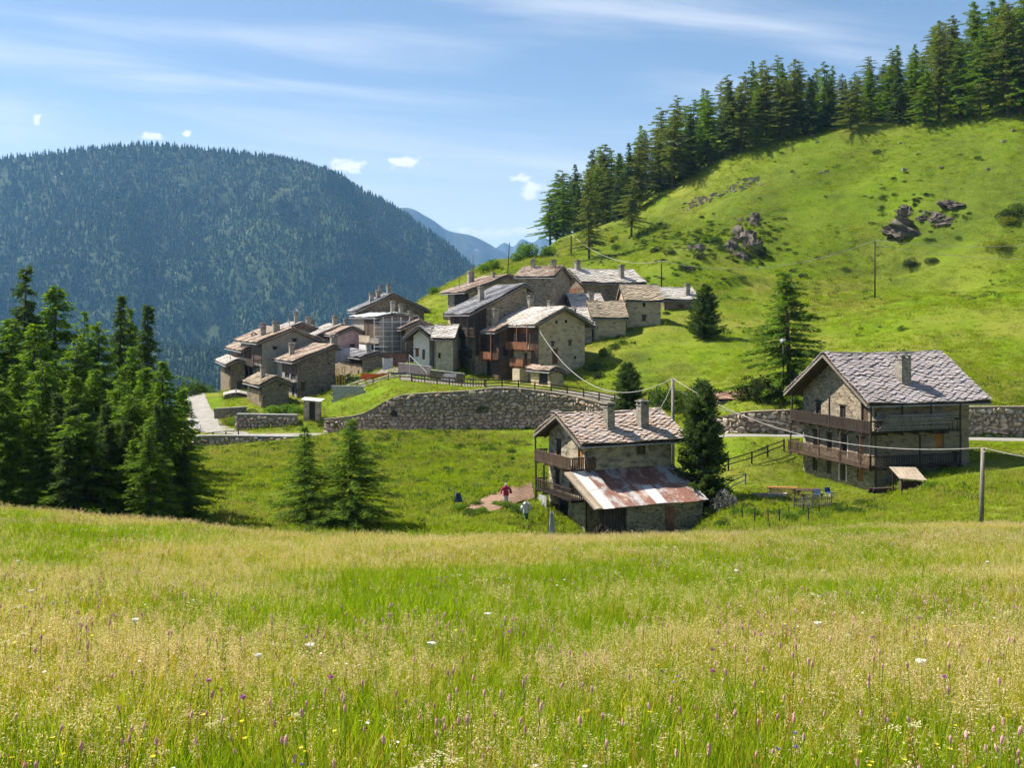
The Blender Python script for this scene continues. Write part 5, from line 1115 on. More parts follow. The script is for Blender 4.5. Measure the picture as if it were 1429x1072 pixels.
tree('young', 0, 490, 77, 586, 'taller young larch with open branches of the pair on the meadow slope', 'larch_tree', 1.5)
tree('larch', 3, 1103, 122, 376, 'large spreading larch beside the street lamp behind the big house', 'larch_tree', 1.9)
tree('pine', 0, 982, 160, 397, 'dense dark stone pine on the upper lawn', 'pine_tree', .95)
tree('pine', 0, 879, 121, 507, 'rounded dark pine behind the lean-to house roof', 'pine_tree', 1.15)
tree('pine', 1, 979, 93, 533, 'tall dense stone pine beside the lean-to house', 'pine_tree', .66)

# bushes
def bush_mesh(seed, n, mat, flat=.8, size=.10):
    rr = np.random.default_rng(seed); k = 9; cs = rr.normal(0, .42, (k, 3)) * np.array([1, 1, flat * .7]); cs[:, 2] = np.abs(cs[:, 2]) + .25
    i = rr.integers(0, k, n); dirs = rr.normal(0, 1, (n, 3)); dirs /= np.linalg.norm(dirs, axis=1)[:, None]
    p = cs[i] + dirs * (rr.uniform(.5, 1.0, n) ** .5 * .42)[:, None]; p[:, 2] = np.maximum(p[:, 2], 0.0)
    dv = dirs + rr.normal(0, .6, (n, 3)); dv /= np.linalg.norm(dv, axis=1)[:, None]; sv = np.cross(dv, rr.normal(0, 1, (n, 3))); sv /= np.linalg.norm(sv, axis=1)[:, None]
    l_ = size * rr.uniform(.7, 1.5, n)[:, None]
    Q = np.stack([p, p + dv * l_ * .5 + sv * l_ * .3, p + dv * l_, p + dv * l_ * .5 - sv * l_ * .3], 1).reshape(-1, 3)
    me = np_mesh('foliage', Q, np.arange(len(Q)).reshape(-1, 4)); me.materials.append(M[mat])
    st = MB()
    for q in range(6): a = q * 1.05; st.tube([(0, 0, -.1), (math.cos(a) * .25, math.sin(a) * .25, .4), (math.cos(a) * .5, math.sin(a) * .5, .75)], [.035, .02, .008], 5)
    s_ = st.mesh('stems', True); s_.materials.append(M['bark']); return me, s_
BUSH = {m: [bush_mesh(50 + i * 7 + j, 2200, m) for j in range(2)] for i, m in enumerate(('bush', 'bush_dark', 'bush_bright', 'bush_yellow', 'lilac'))}
def bush(px, d, r_, kind, label, hh=1.0, group=None, name='shrub'):
    f, s = R.choice(BUSH[kind]); o = tag(empty(name, G(px, d, -.05), R.uniform(0, 6.28)), label, 'shrub', group); o.scale = (r_, r_, r_ * hh)
    link('foliage', f, None, o); link('stems', s, None, o)
for px in (470, 512, 548, 600, 628, 655, 672, 735, 790):
    D_, Z_ = nodes_at([px]); q = tag(empty('wall_plant', ((px - CX) / F * (D_[0, 7] + .3), D_[0, 7] + .15, Z_[0, 7] + (Z_[0, 8] - Z_[0, 7]) * R.choice((0, 0, .5, .85)))), 'small green plant growing from the long retaining wall', 'shrub', 'plants growing from the long wall')
    k_ = R.uniform(.35, .75); q.scale = (k_, k_ * .6, k_ * 1.1); f_, s_ = R.choice(BUSH['bush']); link('foliage', f_, None, q); link('stems', s_, None, q)
for px, d in ((1030, 84), (1052, 83), (1080, 84), (1100, 82), (1125, 84), (1150, 83), (1178, 85), (1195, 83), (1225, 85), (1012, 82), (1040, 88), (1210, 88), (1165, 87.5), (1300, 86)): bush(px, d, R.uniform(.5, .95), R.choice(('bush', 'bush', 'bush_bright')), 'leafy weed clump in the rough garden below the big house', .75, 'weed clumps below the big house', 'garden_plant')
bush(1012, 90, 1.35, 'lilac', 'pale flowering lilac bush beside the stone pine', 1.0, name='lilac_bush')
for px, d, r_, hh in ((920, 128, 1.9, 1.3), (958, 126, 2.2, 1.4), (990, 127, 1.7, 1.2)): bush(px, d, r_, 'bush', 'leafy shrub in the thicket behind the middle utility pole', hh, 'thicket behind the middle pole')
for px, d, r_, hh in ((1048, 123, 2.0, 1.1), (1072, 121.5, 2.3, 1.2), (1094, 123, 2.0, 1.1), (1110, 124, 1.8, 1.0)): bush(px, d, r_, 'bush_dark', 'dark shrub at the foot of the spreading larch', hh, 'dark shrubs under the spreading larch')
for px, d, r_, k in ((845, 155, 1.2, 'bush_bright'), (832, 150, 1.3, 'bush'), (858, 158, .9, 'bush'), (836, 146, .9, 'bush_dark'), (870, 160, .8, 'bush')): bush(px, d, r_, k, 'garden shrub beside the gallery house wall', 1.0, 'shrubs beside the gallery house')
for px, d, r_, k in ((320, 138, 1.1, 'bush_yellow'), (333, 137, 1.2, 'bush_bright'), (353, 137, 1.7, 'bush_dark'), (380, 139, 1.7, 'bush_bright'), (402, 140, 1.5, 'bush_bright'), (342, 140, 1.1, 'bush'), (415, 138, 1.2, 'bush_bright')): bush(px, d, r_, k, 'terrace garden shrub above the grey garden wall', .9, 'terrace garden shrubs')
for px, d, r_ in ((272, 175, 1.9), (258, 172, 2.4), (284, 182, 1.6)): bush(px, d, r_, 'bush', 'round leafy bush beyond the road bend', 1.1, 'bushes beyond the road bend')
for px, d, r_ in ((690, 228, 2.0), (676, 226, 1.6), (732, 240, 3.0), (720, 236, 1.8), (606, 224, 1.4), (765, 240, 2.2)): bush(px, d, r_, 'bush_bright', 'green bush on the ridge behind the village roofs', 1.1, 'bushes on the ridge behind the village')
for px, d, r_, k in ((1056, 218, 2.6, 'bush_dark'), (1040, 216, 1.5, 'bush_dark'), (1000, 224, 1.4, 'bush'), (975, 212, 1.6, 'bush_dark'), (955, 205, 1.4, 'bush_dark'), (1222, 240, 1.1, 'bush_dark'), (1405, 204, 2.4, 'bush_dark'), (1425, 204, 2.6, 'bush'), (1395, 198, 2.2, 'bush_yellow'), (1270, 206, 1.9, 'bush_dark'), (1300, 204, 1.4, 'bush_dark'), (1316, 181, 1.2, 'bush'), (1035, 205, 1.0, 'bush'), (900, 236, 1.4, 'bush'), (860, 238, 1.5, 'bush'), (1410, 202, 2.0, 'bush_yellow'), (935, 215, 1.3, 'bush_dark'), (1090, 205, 1.2, 'bush'), (1120, 208, 1.2, 'bush_dark'), (915, 222, 1.6, 'bush_dark'), (1180, 210, 1.0, 'bush')):
    bush(px, d, r_, k, {'bush_dark': 'dark green', 'bush': 'mid green', 'bush_yellow': 'yellow flowering'}[k] + ' scrub bush on the hillside meadow', .8, 'scrub bushes on the hillside')
for px, d in ((706, 86), (722, 86.5), (690, 87), (668, 87), (650, 86), (676, 83), (640, 84), (715, 84), (658, 82)): bush(px, d, R.uniform(.5, .9), R.choice(('bush', 'bush_bright')), 'leafy vegetable clump in the garden beside the rusty-roofed house', .8, 'vegetable clumps in the garden', 'garden_plant')
#__PART3__
# ------------------------------------------------------------------ rocks, props
def hit(px, py, lo=30.0, hi=330.0):
    d = np.linspace(lo, hi, 900); x = (px - CX) / F * d; z = (HY - py) / F * d
    g = ground_z(x, d); k = np.argmax(g >= z)
    return float(d[k]) if g[k] >= z[k] else float(d[-1])
def rock_mesh(seed):
    n, m = 30, 20; Vv, Fc = [], []
    for j in range(m + 1):
        th = math.pi * j / m
        for i in range(n): a = 6.2832 * i / n; Vv.append((math.cos(a) * math.sin(th), math.sin(a) * math.sin(th), math.cos(th)))
    Vv = np.array(Vv); q = Vv * 2.3 + seed * 9.1
    f = lambda s_, k: fbm(q[:, 0] * s_ + q[:, 2] * s_ * .6, q[:, 1] * s_ - q[:, 2] * s_ * .9, seed * 5 + k, 3)
    r_ = 1 + .75 * f(.8, 1) - .5 * np.abs(f(1.6, 2)) + .22 * f(4.0, 3)
    Vv = Vv * r_[:, None]; Vv[:, 2] = np.round(Vv[:, 2] * 5 + f(2.0, 4)) / 5 * .5 + Vv[:, 2] * .5
    for j in range(m):
        for i in range(n): Fc.append([j * n + i, j * n + (i + 1) % n, (j + 1) * n + (i + 1) % n, (j + 1) * n + i])
    me = np_mesh('rock', Vv, Fc); me.materials.append(M['rock']); return me
ROCKS = [rock_mesh(k) for k in range(6)]
def outcrop(lst, label):
    d0 = hit(lst[0][0], lst[0][1]); b = G(lst[0][0], d0); r_ = tag(empty('rock_outcrop', b), label, 'rock')
    for px, py, w, hh in lst:
        d = hit(px, py + 4); p = G(px, d); o = link('rock', R.choice(ROCKS), None, r_); s = d / F
        o.location = p - b + Vector((0, .3 * w * s, -hh * s * .3)); o.scale = (w * s * .5, w * s * .6, hh * s * .66); o.rotation_euler = (R.uniform(-.15, .15), R.uniform(-.2, .2), R.uniform(0, 6))
outcrop([(1040, 330, 46, 44), (1030, 355, 40, 32), (1052, 345, 34, 36), (1048, 308, 34, 34), (1024, 345, 26, 30)], 'tall brown rock outcrop capped by a dark bush on the hillside')
outcrop([(1275, 312, 60, 30), (1255, 318, 34, 24), (1302, 300, 40, 18), (1320, 305, 34, 20), (1265, 295, 30, 26), (1335, 284, 40, 14)], 'wide low rock outcrop below the yellow bushes on the hillside')
outcrop([(972, 345, 26, 18), (962, 372, 20, 14)], 'small dark rocks in the scrub above the white roofed barn')
mb = MB()
for i in range(90):
    t = R.random(); px, py = 955 + t * 105 + R.uniform(-6, 6), 290 - t * 38 + R.uniform(-7, 5)
    d = hit(px, py); p = G(px, d); s = R.uniform(.15, .8) * R.uniform(.5, 1); mb.box(p.x - s, p.x + s, p.y - s * .7, p.y + s * .7, p.z - .3, p.z + s * .32, .3 * s)
for i in range(24):
    px, py = R.uniform(1130, 1429), R.uniform(180, 260); d = hit(px, py); p = G(px, d); s = R.uniform(.15, .5); mb.box(p.x - s, p.x + s, p.y - s, p.y + s, p.z - .2, p.z + s * .3, .25 * s)
tag(mb.build('field_stones', M['rock_pale']), 'loose pale field stones strewn over the hillside meadow', 'stones', kind='stuff')

def GP(px, py): return G(px, hit(px, py))
ribbon('garden_soil', [GP(648, 712), GP(672, 699), GP(700, 688), GP(742, 674)], [GP(676, 719), GP(694, 714), GP(718, 706), GP(746, 697)], M['earth'], 'strip of bare brown garden soil beside the rusty-roofed house', 'soil', up=0.12)
def scarecrow(px, d, mat_top, mat_low, label, h=1.5, w=.4, hat=False):
    r_ = tag(empty('scarecrow', G(px, d), R.uniform(-.5, .5)), label, 'scarecrow')
    MB().bar((0, 0, -.2), (0, 0, h), .06).bar((-w, 0, h * .78), (w, 0, h * .8), .05).build('stick_cross', M['wood_grey'], r_)
    def cloth(z0, z1, w0, w1, nm, mat):
        mb = MB(); n, m = 14, 5; rows = []
        for j in range(m + 1):
            t = j / m; rows.append(len(mb.v))
            for i in range(n):
                a = 6.2832 * i / n; rad = (w0 + (w1 - w0) * t) * (1 + .12 * math.sin(a * 5 + j)); mb.v.append((math.cos(a) * rad, math.sin(a) * rad * .5, z0 + (z1 - z0) * t + .03 * math.sin(a * 3)))
        for j in range(m):
            for i in range(n): mb.f.append([rows[j] + i, rows[j] + (i + 1) % n, rows[j + 1] + (i + 1) % n, rows[j + 1] + i])
        mb.f.append([rows[-1] + i for i in range(n)]); return mb.build(nm, M[mat], r_, True)
    cloth(h * .42, h * .86, w * .62, w * .42, 'jacket', mat_top); cloth(.12, h * .45, w * .5, w * .45, 'skirt', mat_low)
    for s in (-1, 1): MB().tube([(s * w * .4, 0, h * .8), (s * w * .95, 0, h * .7), (s * w * 1.05, -.05, h * .52)], [.11, .1, .12], 8).build('sleeve', M[mat_top], r_, True)
    if hat: MB().tube([(0, 0, h * .86), (0, 0, h * .93), (0, 0, h * 1.0)], [.07, .12, .05], 10).build('head_cloth', M['cloth_white'], r_, True)
scarecrow(706, 88, 'cloth_red', 'cloth_white', 'scarecrow in a crimson jacket beside the bare soil', 1.8, .38, True)
scarecrow(734, 83, 'cloth_white', 'cloth_teal', 'scarecrow in pale jacket and dark teal skirt by the balcony', 2.0, .36)
def laundry():
    b = Vector(h1.root.location); o = tag(empty('hanging_sheet', b, h1.root.rotation_euler.z), 'white sheet hanging from the lower balcony of the rusty-roofed house', 'laundry')
    mb = MB(); n = 12
    for i in range(n):
        x0, x1 = 4.2 + i * .12, 4.2 + (i + 1) * .12; y0, y1 = -1.5 - .05 * math.sin(i * 1.7), -1.5 - .05 * math.sin((i + 1) * 1.7)
        mb.hexa([(y0, x0, 1.0), (y1, x1, 1.0), (y1 - .02, x1, 1.0), (y0 - .02, x0, 1.0), (y0, x0, 2.8), (y1, x1, 2.8), (y1 - .02, x1, 2.8), (y0 - .02, x0, 2.8)])
    mb.build('cloth', M['cloth_white'], o)
laundry()
# firewood heap and planks round the lean-to
b = Vector(h1.root.location); rz = h1.root.rotation_euler.z
o = tag(empty('wood_heap', b, rz), 'untidy heap of brown branches beside the lean-to', 'wood heap')
mb = MB()
for i in range(110):
    c = Vector((R.uniform(-3.4, 1.0), R.uniform(-6.6, -4.9), R.uniform(.2, 1.5))); dv = Vector((R.uniform(-1, 1), R.uniform(-.6, .6), R.uniform(-.3, .5))).normalized() * R.uniform(.4, 1.0); mb.bar(c - dv, c + dv, R.uniform(.03, .08))
tag(mb.build('branches', M['wood_mid'], o), kind='stuff')
for i in range(3):
    q = MB().bar((A1 + .2, -4.0 - i * .3, 1.9 + i * .1), (A1 + 3.6, -4.6 - i * .3, .9), .16, .05).build('plank', M['wood_pale']); q.location, q.rotation_euler = b, (0, 0, rz); tag(q, 'pale plank leaning against the end of the lean-to', 'plank', 'planks by the lean-to')
# things in front of the big house
def table(px, d, rz, L, label, top):
    o = tag(empty('garden_table', G(px, d), rz), label, 'table')
    for i in range(4): MB().box(-L / 2, L / 2, -.4 + i * .2, -.22 + i * .2, .7, .75).build('table_plank', M[top], o)
    for s in (-1, 1): MB().bar((s * L * .4, -.35, -.1), (s * L * .4, .1, .7), .08).bar((s * L * .4, .35, -.1), (s * L * .4, -.1, .69), .08).build('trestle', M['wood_mid'], o)
    for s in (-1, 1):
        bn = MB().box(-L / 2, L / 2, s * .8 - .14, s * .8 + .14, .42, .47); bn.box(-L * .4, -L * .4 + .08, s * .8 - .1, s * .8 + .1, -.1, .42); bn.box(L * .4 - .08, L * .4, s * .8 - .1, s * .8 + .1, -.1, .42); bn.build('bench', M['wood_mid'], o)
table(1092, 93.5, math.radians(-12), 2.6, 'orange topped picnic table on the lawn by the big house', 'wood_orange')
table(1128, 92.5, math.radians(10), 2.2, 'brown picnic table close to the big house wall', 'wood_mid')
def chair(px, d, rz, label, mat):
    o = tag(empty('garden_chair', G(px, d), rz), label, 'chair')
    MB().box(-.28, .28, -.28, .28, .42, .48).build('seat', M[mat], o); MB().hexa([(-.28, .24, .48), (.28, .24, .48), (.28, .3, .48), (-.28, .3, .48), (-.28, .36, .85), (.28, .36, .85), (.28, .42, .85), (-.28, .42, .85)]).build('backrest', M[mat], o)
    for x in (-.25, .25):
        for y in (-.25, .25): MB().bar((x, y, -.1), (x, y, .42), .05).build('leg', M['metal_white'], o)
chair(1158, 92, .4, 'blue garden chair beside the white framed door', 'cloth_blue'); chair(1140, 91.6, -.3, 'blue garden chair at the brown picnic table', 'cloth_blue')
o = tag(empty('wood_shelter', G(1274, 88.5), math.radians(-8)), 'small tilted plank roof over a woodpile below the big house', 'shelter')
for i in range(6): MB().hexa([(-1.2 + i * .36, -.8, 1.05 - i * .02), (-.87 + i * .36, -.8, 1.03 - i * .02), (-.87 + i * .36 - .5, .9, 1.75), (-1.2 + i * .36 - .5, .9, 1.77), (-1.2 + i * .36, -.8, 1.1 - i * .02), (-.87 + i * .36, -.8, 1.08 - i * .02), (-.87 + i * .36 - .5, .9, 1.8), (-1.2 + i * .36 - .5, .9, 1.82)]).build('roof_plank', M['wood_pale'], o)
for x in (-1.0, .8): MB().bar((x, -.6, -.4), (x, -.6, 1.05), .1).build('post', M['wood_dark'], o); MB().bar((x - .4, .8, -.4), (x - .4, .8, 1.7), .1).build('post', M['wood_dark'], o)
for i in range(36):
    x, z = -.95 + (i % 9) * .2, .1 + (i // 9) * .19; MB().tube([(x, -.5, z), (x + .02, .5, z)], .09, 7).build('log', M['wood_mid'], o)
o = tag(empty('timber_stack', G(1243, 90.2), math.radians(14)), 'stack of dark boards along the foot of the big house', 'timber')
for i in range(9): MB().box(-1.9 + R.uniform(-.2, .2), 1.6 + R.uniform(-.2, .2), -.3 + (i % 3) * .22, -.1 + (i % 3) * .22, .1 + (i // 3) * .14, .22 + (i // 3) * .14).build('board', M['wood_dark'], o)
o = tag(empty('stone_edging', G(1068, 92)), 'low row of stacked flat stones at the lawn edge', 'stones')
for i in range(14): MB().box(-1.1 + i % 7 * .42, -.72 + i % 7 * .42, -.25, .2, -.1 + i // 7 * .2, .09 + i // 7 * .2, .04).build('stone', M['rubble'], o)
for i in range(9):
    p = G(1020 + i * 16 + R.uniform(-5, 5), 79 + R.uniform(-2, 6)); q = MB().bar((0, 0, -.3), (R.uniform(-.08, .08), 0, R.uniform(.8, 1.3)), .07).build('stake', M['wood_dark']); q.location = p; tag(q, 'thin wooden stake standing in the tall grass', 'stake', 'stakes in the grass')
# building yard
o = tag(empty('block_wall', G(484, 143), math.radians(-16)), 'grey concrete block wall at the building yard', 'wall')
for r in range(5):
    for i in range(9): MB().box(-2.2 + i * .51 + .25 * (r % 2), -1.72 + i * .51 + .25 * (r % 2), -.15, .15, -.6 + r * .42, -.2 + r * .42).build('block', M['concrete'], o)
MB().box(-2.25, 2.7, -.2, .2, 1.502, 1.62).build('coping', M['concrete'], o)
for px, label in ((471, 'left yellow steel formwork post at the building yard'), (479, 'right yellow steel formwork post at the building yard')):
    o = tag(empty('formwork_post', G(px, 147)), label, 'post')
    MB().bar((-.15, 0, -.5), (-.15, 0, 4.0), .09).bar((.2, 0, -.5), (.2, 0, 4.0), .09).build('upright', M['yellow_steel'], o)
    q = MB()
    for i in range(7): q.bar((-.15, 0, i * .6), (.2, 0, i * .6 + .3), .06)
    q.build('lacing', M['yellow_steel'], o)
def drape(px, d, w, h, mat, label, name='tarpaulin', up=0.0, sag=.12, taper=0.0):
    mb = MB(); n, m = 12, 6; nn = lambda i, j: i * (m + 1) + j
    for t in (0, -.03):
        for i in range(n + 1):
            for j in range(m + 1): mb.v.append(((i / n - .5) * w * (1 - taper * (j / m)), .07 * math.sin(i * 1.9 + j * .3) + t - .1 * (1 - j / m) * h, j / m * h - sag * 4 * (i / n) * (1 - i / n) * (j / m) + .04 * math.sin(i * 2.1) * (1 - j / m) + up))
    k = (n + 1) * (m + 1)
    for i in range(n):
        for j in range(m):
            a = [nn(i, j), nn(i + 1, j), nn(i + 1, j + 1), nn(i, j + 1)]; mb.f.append(a); mb.f.append([q + k for q in a][::-1])
    o = mb.build(name, M[mat], None, True); o.location = G(px, d); tag(o, label, 'tarpaulin')
drape(522, 151, 3.6, .9, 'orange_net', 'crumpled orange safety netting in the building yard', 'safety_net')
drape(552, 158, 3.0, 2.2, 'rust', 'rust red tarpaulin hung against the scaffolded house'); drape(556, 150, 2.2, .5, 'cloth_blue', 'blue tarpaulin lying behind the yard fence'); drape(541, 157, 1.5, 1.8, 'cloth_white', 'white sheet hanging in the building yard')
drape(456, 168, 3.6, 1.7, 'cloth_white', 'left white sheet hung before the pink house', up=3.4); drape(477, 167, 2.6, 2.2, 'cloth_white', 'right white sheet hung before the pink house', up=2.8)
for px, d, w_, h_, m_, lb in ((640, 86, .7, .9, 'cloth_blue', 'blue cloth tied to a garden stake'), (770, 82.5, .55, 1.7, 'cloth_white', 'white cloth hanging from a stick before the branch heap')):
    drape(px, d, w_, h_, m_, lb, 'hanging_cloth', up=.5, sag=.3 * w_, taper=.6); q = MB().bar((-w_ / 2, 0, -.2), (-w_ / 2, 0, h_ + .75), .06).build('stake', M['wood_grey']); q.location = G(px, d); tag(q, 'garden stake holding the ' + lb.split(' ')[0] + ' cloth', 'stake')
# steps and handrail by the little beige house
o = tag(empty('stone_steps', G(624, 145.5), math.radians(-10)), 'short flight of pale stone steps beside the timber house', 'steps')
for i in range(6): MB().box(-.9, .9, i * .3, i * .3 + .34, -.5, .16 + i * .17).build('step', M['concrete'], o)
o = tag(empty('handrail', G(586, 147.5), math.radians(-20)), 'pale diagonal handrail in front of the white gabled house', 'handrail'); MB().bar((-1.6, 0, 3.2), (1.2, -.4, .9), .09).bar((1.2, -.4, -.3), (1.2, -.4, .9), .08).bar((-1.6, 0, 0), (-1.6, 0, 3.2), .08).build('bar', M['metal_white'], o)

# ------------------------------------------------------------------ meadow: grasses and flowers
def blades(seed, n, rad, h0, h1, w, mat, lean=.35):
    rr = np.random.default_rng(seed); p = rr.normal(0, rad * .55, (n, 2)); a = rr.uniform(0, 6.2832, n); h = rr.uniform(h0, h1, n); b = rr.uniform(.05, lean, n) * h
    sd = np.stack([-np.sin(a), np.cos(a)], -1); dr = np.stack([np.cos(a), np.sin(a)], -1); V_, F_ = [], []
    for i in range(n):
        k = len(V_)
        for t, ww in ((0, 1), (.5, .8)):
            c = p[i] + dr[i] * b[i] * t * t
            V_ += [(*(c - sd[i] * w * ww / 2), h[i] * t), (*(c + sd[i] * w * ww / 2), h[i] * t)]
        c = p[i] + dr[i] * b[i]; V_.append((*c, h[i] * .96)); F_ += [[k, k + 1, k + 3, k + 2], [k + 2, k + 3, k + 4]]
    me = np_mesh('grass', V_, F_); me.materials.append(M[mat]); return me
def heads(seed, n, rad, h0, h1, mat, kind, stem='stem'):
    """stems with flower or seed heads; slot 0 stem, slot 1 head"""
    rr = np.random.default_rng(seed); V_, F_, mi = [], [], []
    def quad(pts, m): k = len(V_); V_.extend([tuple(q) for q in pts]); F_.append(list(range(k, k + len(pts)))); mi.append(m)
    for i in range(n):
        b = np.append(rr.normal(0, rad * .6, 2), 0); h = rr.uniform(h0, h1); t = b + np.append(rr.normal(0, .10 * h, 2), h); a = rr.uniform(0, 3.14); s = np.array([math.cos(a), math.sin(a), 0]) * .0022; s2 = np.array([-s[1], s[0], 0])
        quad([b - s, b + s, t + s * .6, t - s * .6], 0); quad([b - s2, b + s2, t + s2 * .6, t - s2 * .6], 0); ax = (t - b) / np.linalg.norm(t - b)
        if kind == 'panicle':
            L = rr.uniform(.10, .2); m = 22
            for j in range(m):
                u_ = rr.random(); c = t - ax * L * (1 - u_); o_ = rr.normal(0, 1, 3); o_ /= np.linalg.norm(o_); c = c + o_ * .035 * (1 - u_ * .6) ; q = rr.normal(0, 1, 3); q /= np.linalg.norm(q); e = np.cross(q, o_); e /= np.linalg.norm(e) + 1e-6
                l_ = rr.uniform(.005, .0105); quad([c, c + q * l_ + e * l_ * .3, c + q * l_ * 2.0, c + q * l_ - e * l_ * .3], 1)
        elif kind == 'spike':
            L, rad_ = rr.uniform(.035, .06), rr.uniform(.008, .011); nn_ = 7; rings = []
            for j, (f, g) in enumerate(((0, .6), (.3, 1), (.7, .9), (1, .3))):
                rings.append(len(V_))
                for q in range(nn_): aa = 6.2832 * q / nn_; V_.append(tuple(t + ax * L * f + np.array([math.cos(aa), math.sin(aa), 0]) * rad_ * g * rr.uniform(.8, 1.2)))
            for j in range(3):
                for q in range(nn_): F_.append([rings[j] + q, rings[j] + (q + 1) % nn_, rings[j + 1] + (q + 1) % nn_, rings[j + 1] + q]); mi.append(1)
        elif kind == 'umbel':
            for j in range(26):
                c = t + np.append(rr.normal(0, .026, 2), rr.uniform(-.008, .012)); l_ = .008; q = rr.uniform(0, 6.28); e1 = np.array([math.cos(q), math.sin(q), rr.uniform(-.3, .3)]) * l_; e2 = np.array([-e1[1], e1[0], 0]); quad([c - e1, c - e2, c + e1, c + e2], 1)
        elif kind == 'daisy':
            for j in range(9):
                q = 6.2832 * j / 9; o_ = np.array([math.cos(q), math.sin(q), .25]); e = np.array([-o_[1], o_[0], 0]) * .005; quad([t, t + o_ * .01 - e, t + o_ * .021, t + o_ * .01 + e], 1)
        elif kind == 'ball':
            for j in range(20):
                o_ = rr.normal(0, 1, 3); o_[2] = abs(o_[2]) * .6; o_ /= np.linalg.norm(o_); e = np.cross(o_, rr.normal(0, 1, 3)); e = e / (np.linalg.norm(e) + 1e-6) * .005; quad([t, t + o_ * .010 - e, t + o_ * .018, t + o_ * .010 + e], 1)
    me = np_mesh('flowers', V_, F_); me.materials.append(M[stem]); me.materials.append(M[mat]); me.polygons.foreach_set('material_index', np.array(mi, np.int32)); return me
PR = [blades(1, 46, .2, .18, .46, .007, 'blade'), blades(2, 46, .2, .2, .5, .007, 'blade'), blades(3, 40, .22, .12, .36, .010, 'blade', .6), blades(4, 36, .2, .25, .52, .006, 'blade_dry'), blades(5, 36, .2, .2, .5, .006, 'blade_dry', .5),
      heads(6, 9, .22, .42, .68, 'seed', 'panicle', 'blade_dry'), heads(7, 8, .24, .4, .66, 'seed', 'panicle', 'blade_dry'), heads(8, 8, .22, .4, .68, 'seed_pink', 'panicle', 'blade_dry'), heads(9, 3, .15, .45, .75, 'sorrel', 'panicle', 'sorrel'),
      heads(10, 2, .2, .38, .6, 'pink', 'spike'), heads(11, 2, .2, .36, .58, 'cream_fl', 'umbel'), heads(12, 3, .18, .3, .5, 'yellow_fl', 'daisy'), heads(13, 3, .18, .3, .5, 'violet_fl', 'ball'), heads(14, 2, .2, .35, .55, 'white_fl', 'daisy'), heads(15, 2, .2, .34, .5, 'yellow_fl', 'ball')]
def ring_points(n, d0, d1, p0=-330, p1=1760):
    d = np.sqrt(NR.uniform(d0 ** 2, d1 ** 2, n)); px = NR.uniform(p0, p1, n); return (px - CX) / F * d, d, px
def emit(name, label, cat, X, Y, idx, sc, scz, protos, tilt=.12):
    n = len(X); Z = ground_z(X, Y) - .02
    rot = np.stack([NR.normal(0, tilt, n), NR.normal(0, tilt, n), NR.uniform(0, 6.2832, n)], -1)
    scatter(name, label, cat, np.stack([X, Y, Z], -1), rot, np.stack([sc, sc, scz], -1), idx, protos)
Xs, Ys, Ps = [], [], []
for n, a, b in ((9000, 2.2, 12), (16000, 12, 24), (22000, 24, 42), (20000, 42, 66)):
    x, y, p = ring_points(n, a, b); Xs.append(x); Ys.append(y); Ps.append(p)
X, Y = np.concatenate(Xs), np.concatenate(Ys); n = len(X)
dry = fbm(X / 6, Y / 9, 61) + .18 * fbm(X / 1.5, Y / 1.5, 71) + np.clip((Y - 24) / 75, -.14, .42)
idx = np.where(NR.random(n) < .13 + np.clip(dry, -.12, .6), NR.integers(3, 5, n), NR.integers(0, 3, n)); sc = NR.uniform(.8, 1.25, n) * (1 + Y / 60); hz_ = NR.uniform(.5, .92, n) * (.95 + .25 * fbm(X / 3, Y / 3, 91))
emit('meadow_grass', 'tall green grass of the flower meadow in the foreground', 'grass', X, Y, idx, sc, hz_, PR)
k = NR.random(n) < np.clip(.125 + dry * .5 + .25 * fbm(X / .9, Y / .9, 29, 2), .03, .6); Xh, Yh = X[k] + NR.normal(0, .1, k.sum()), Y[k] + NR.normal(0, .1, k.sum()); m = k.sum()
pinkish = fbm(Xh / 10, Yh / 8, 17) + np.clip((Yh - 30) / 60, 0, .4)
emit('seed_grass', 'tan and pinkish seed heads of ripe meadow grass', 'grass', Xh, Yh, np.where(NR.random(m) < .25 + pinkish * .8, 7, NR.integers(5, 7, m)), NR.uniform(.85, 1.2, m) * (1 + Yh / 80), NR.uniform(.55, .85, m), PR)
x, y, p = ring_points(13000, 3, 48); m = len(x); q = fbm(x / 3, y / 3, 5) ; kind = np.array([8, 9, 10, 11, 12, 13, 14])[np.searchsorted(np.cumsum([.24, .34, .10, .14, .05, .05]), NR.random(m))]
keep = (q + .35 * fbm(x / 1.2, y / 1.2, 8) > -.05); x, y, kind = x[keep], y[keep], kind[keep]; m = len(x); one = np.ones(m)
emit('meadow_flowers', 'small mixed wild flowers scattered through the foreground meadow', 'flowers', x, y, kind, one * NR.uniform(.65, .95, m), NR.uniform(.65, .9, m), PR)
SC = [BUSH[k][j][0] for k in ('bush', 'bush_dark', 'bush_bright') for j in (0, 1)]
x, y, p = ring_points(9000, 150, 262, 780, 1500); Z_ = ground_z(x, y); py = HY - Z_ / y * F
wgt = np.exp(-((py - 335) / 42) ** 2) * np.exp(-((p - 1010) / 150) ** 2) * 1.0 + .9 * np.exp(-((py - 300) / 28) ** 2) * np.exp(-((p - 1310) / 120) ** 2) + .04
k = NR.random(len(x)) < wgt * np.clip(.35 + 1.6 * fbm(x / 8, y / 8, 45), 0, 1); x, y = x[k], y[k]; m = len(x); sc = NR.uniform(.25, .8, m)
emit('hillside_scrub', 'low green scrub growing around the hillside rocks', 'scrub', x, y, NR.choice([0, 1, 2, 3, 4, 5], m, p=[.25, .25, .15, .15, .1, .1]), sc, sc * NR.uniform(.4, .8, m), SC, .1)
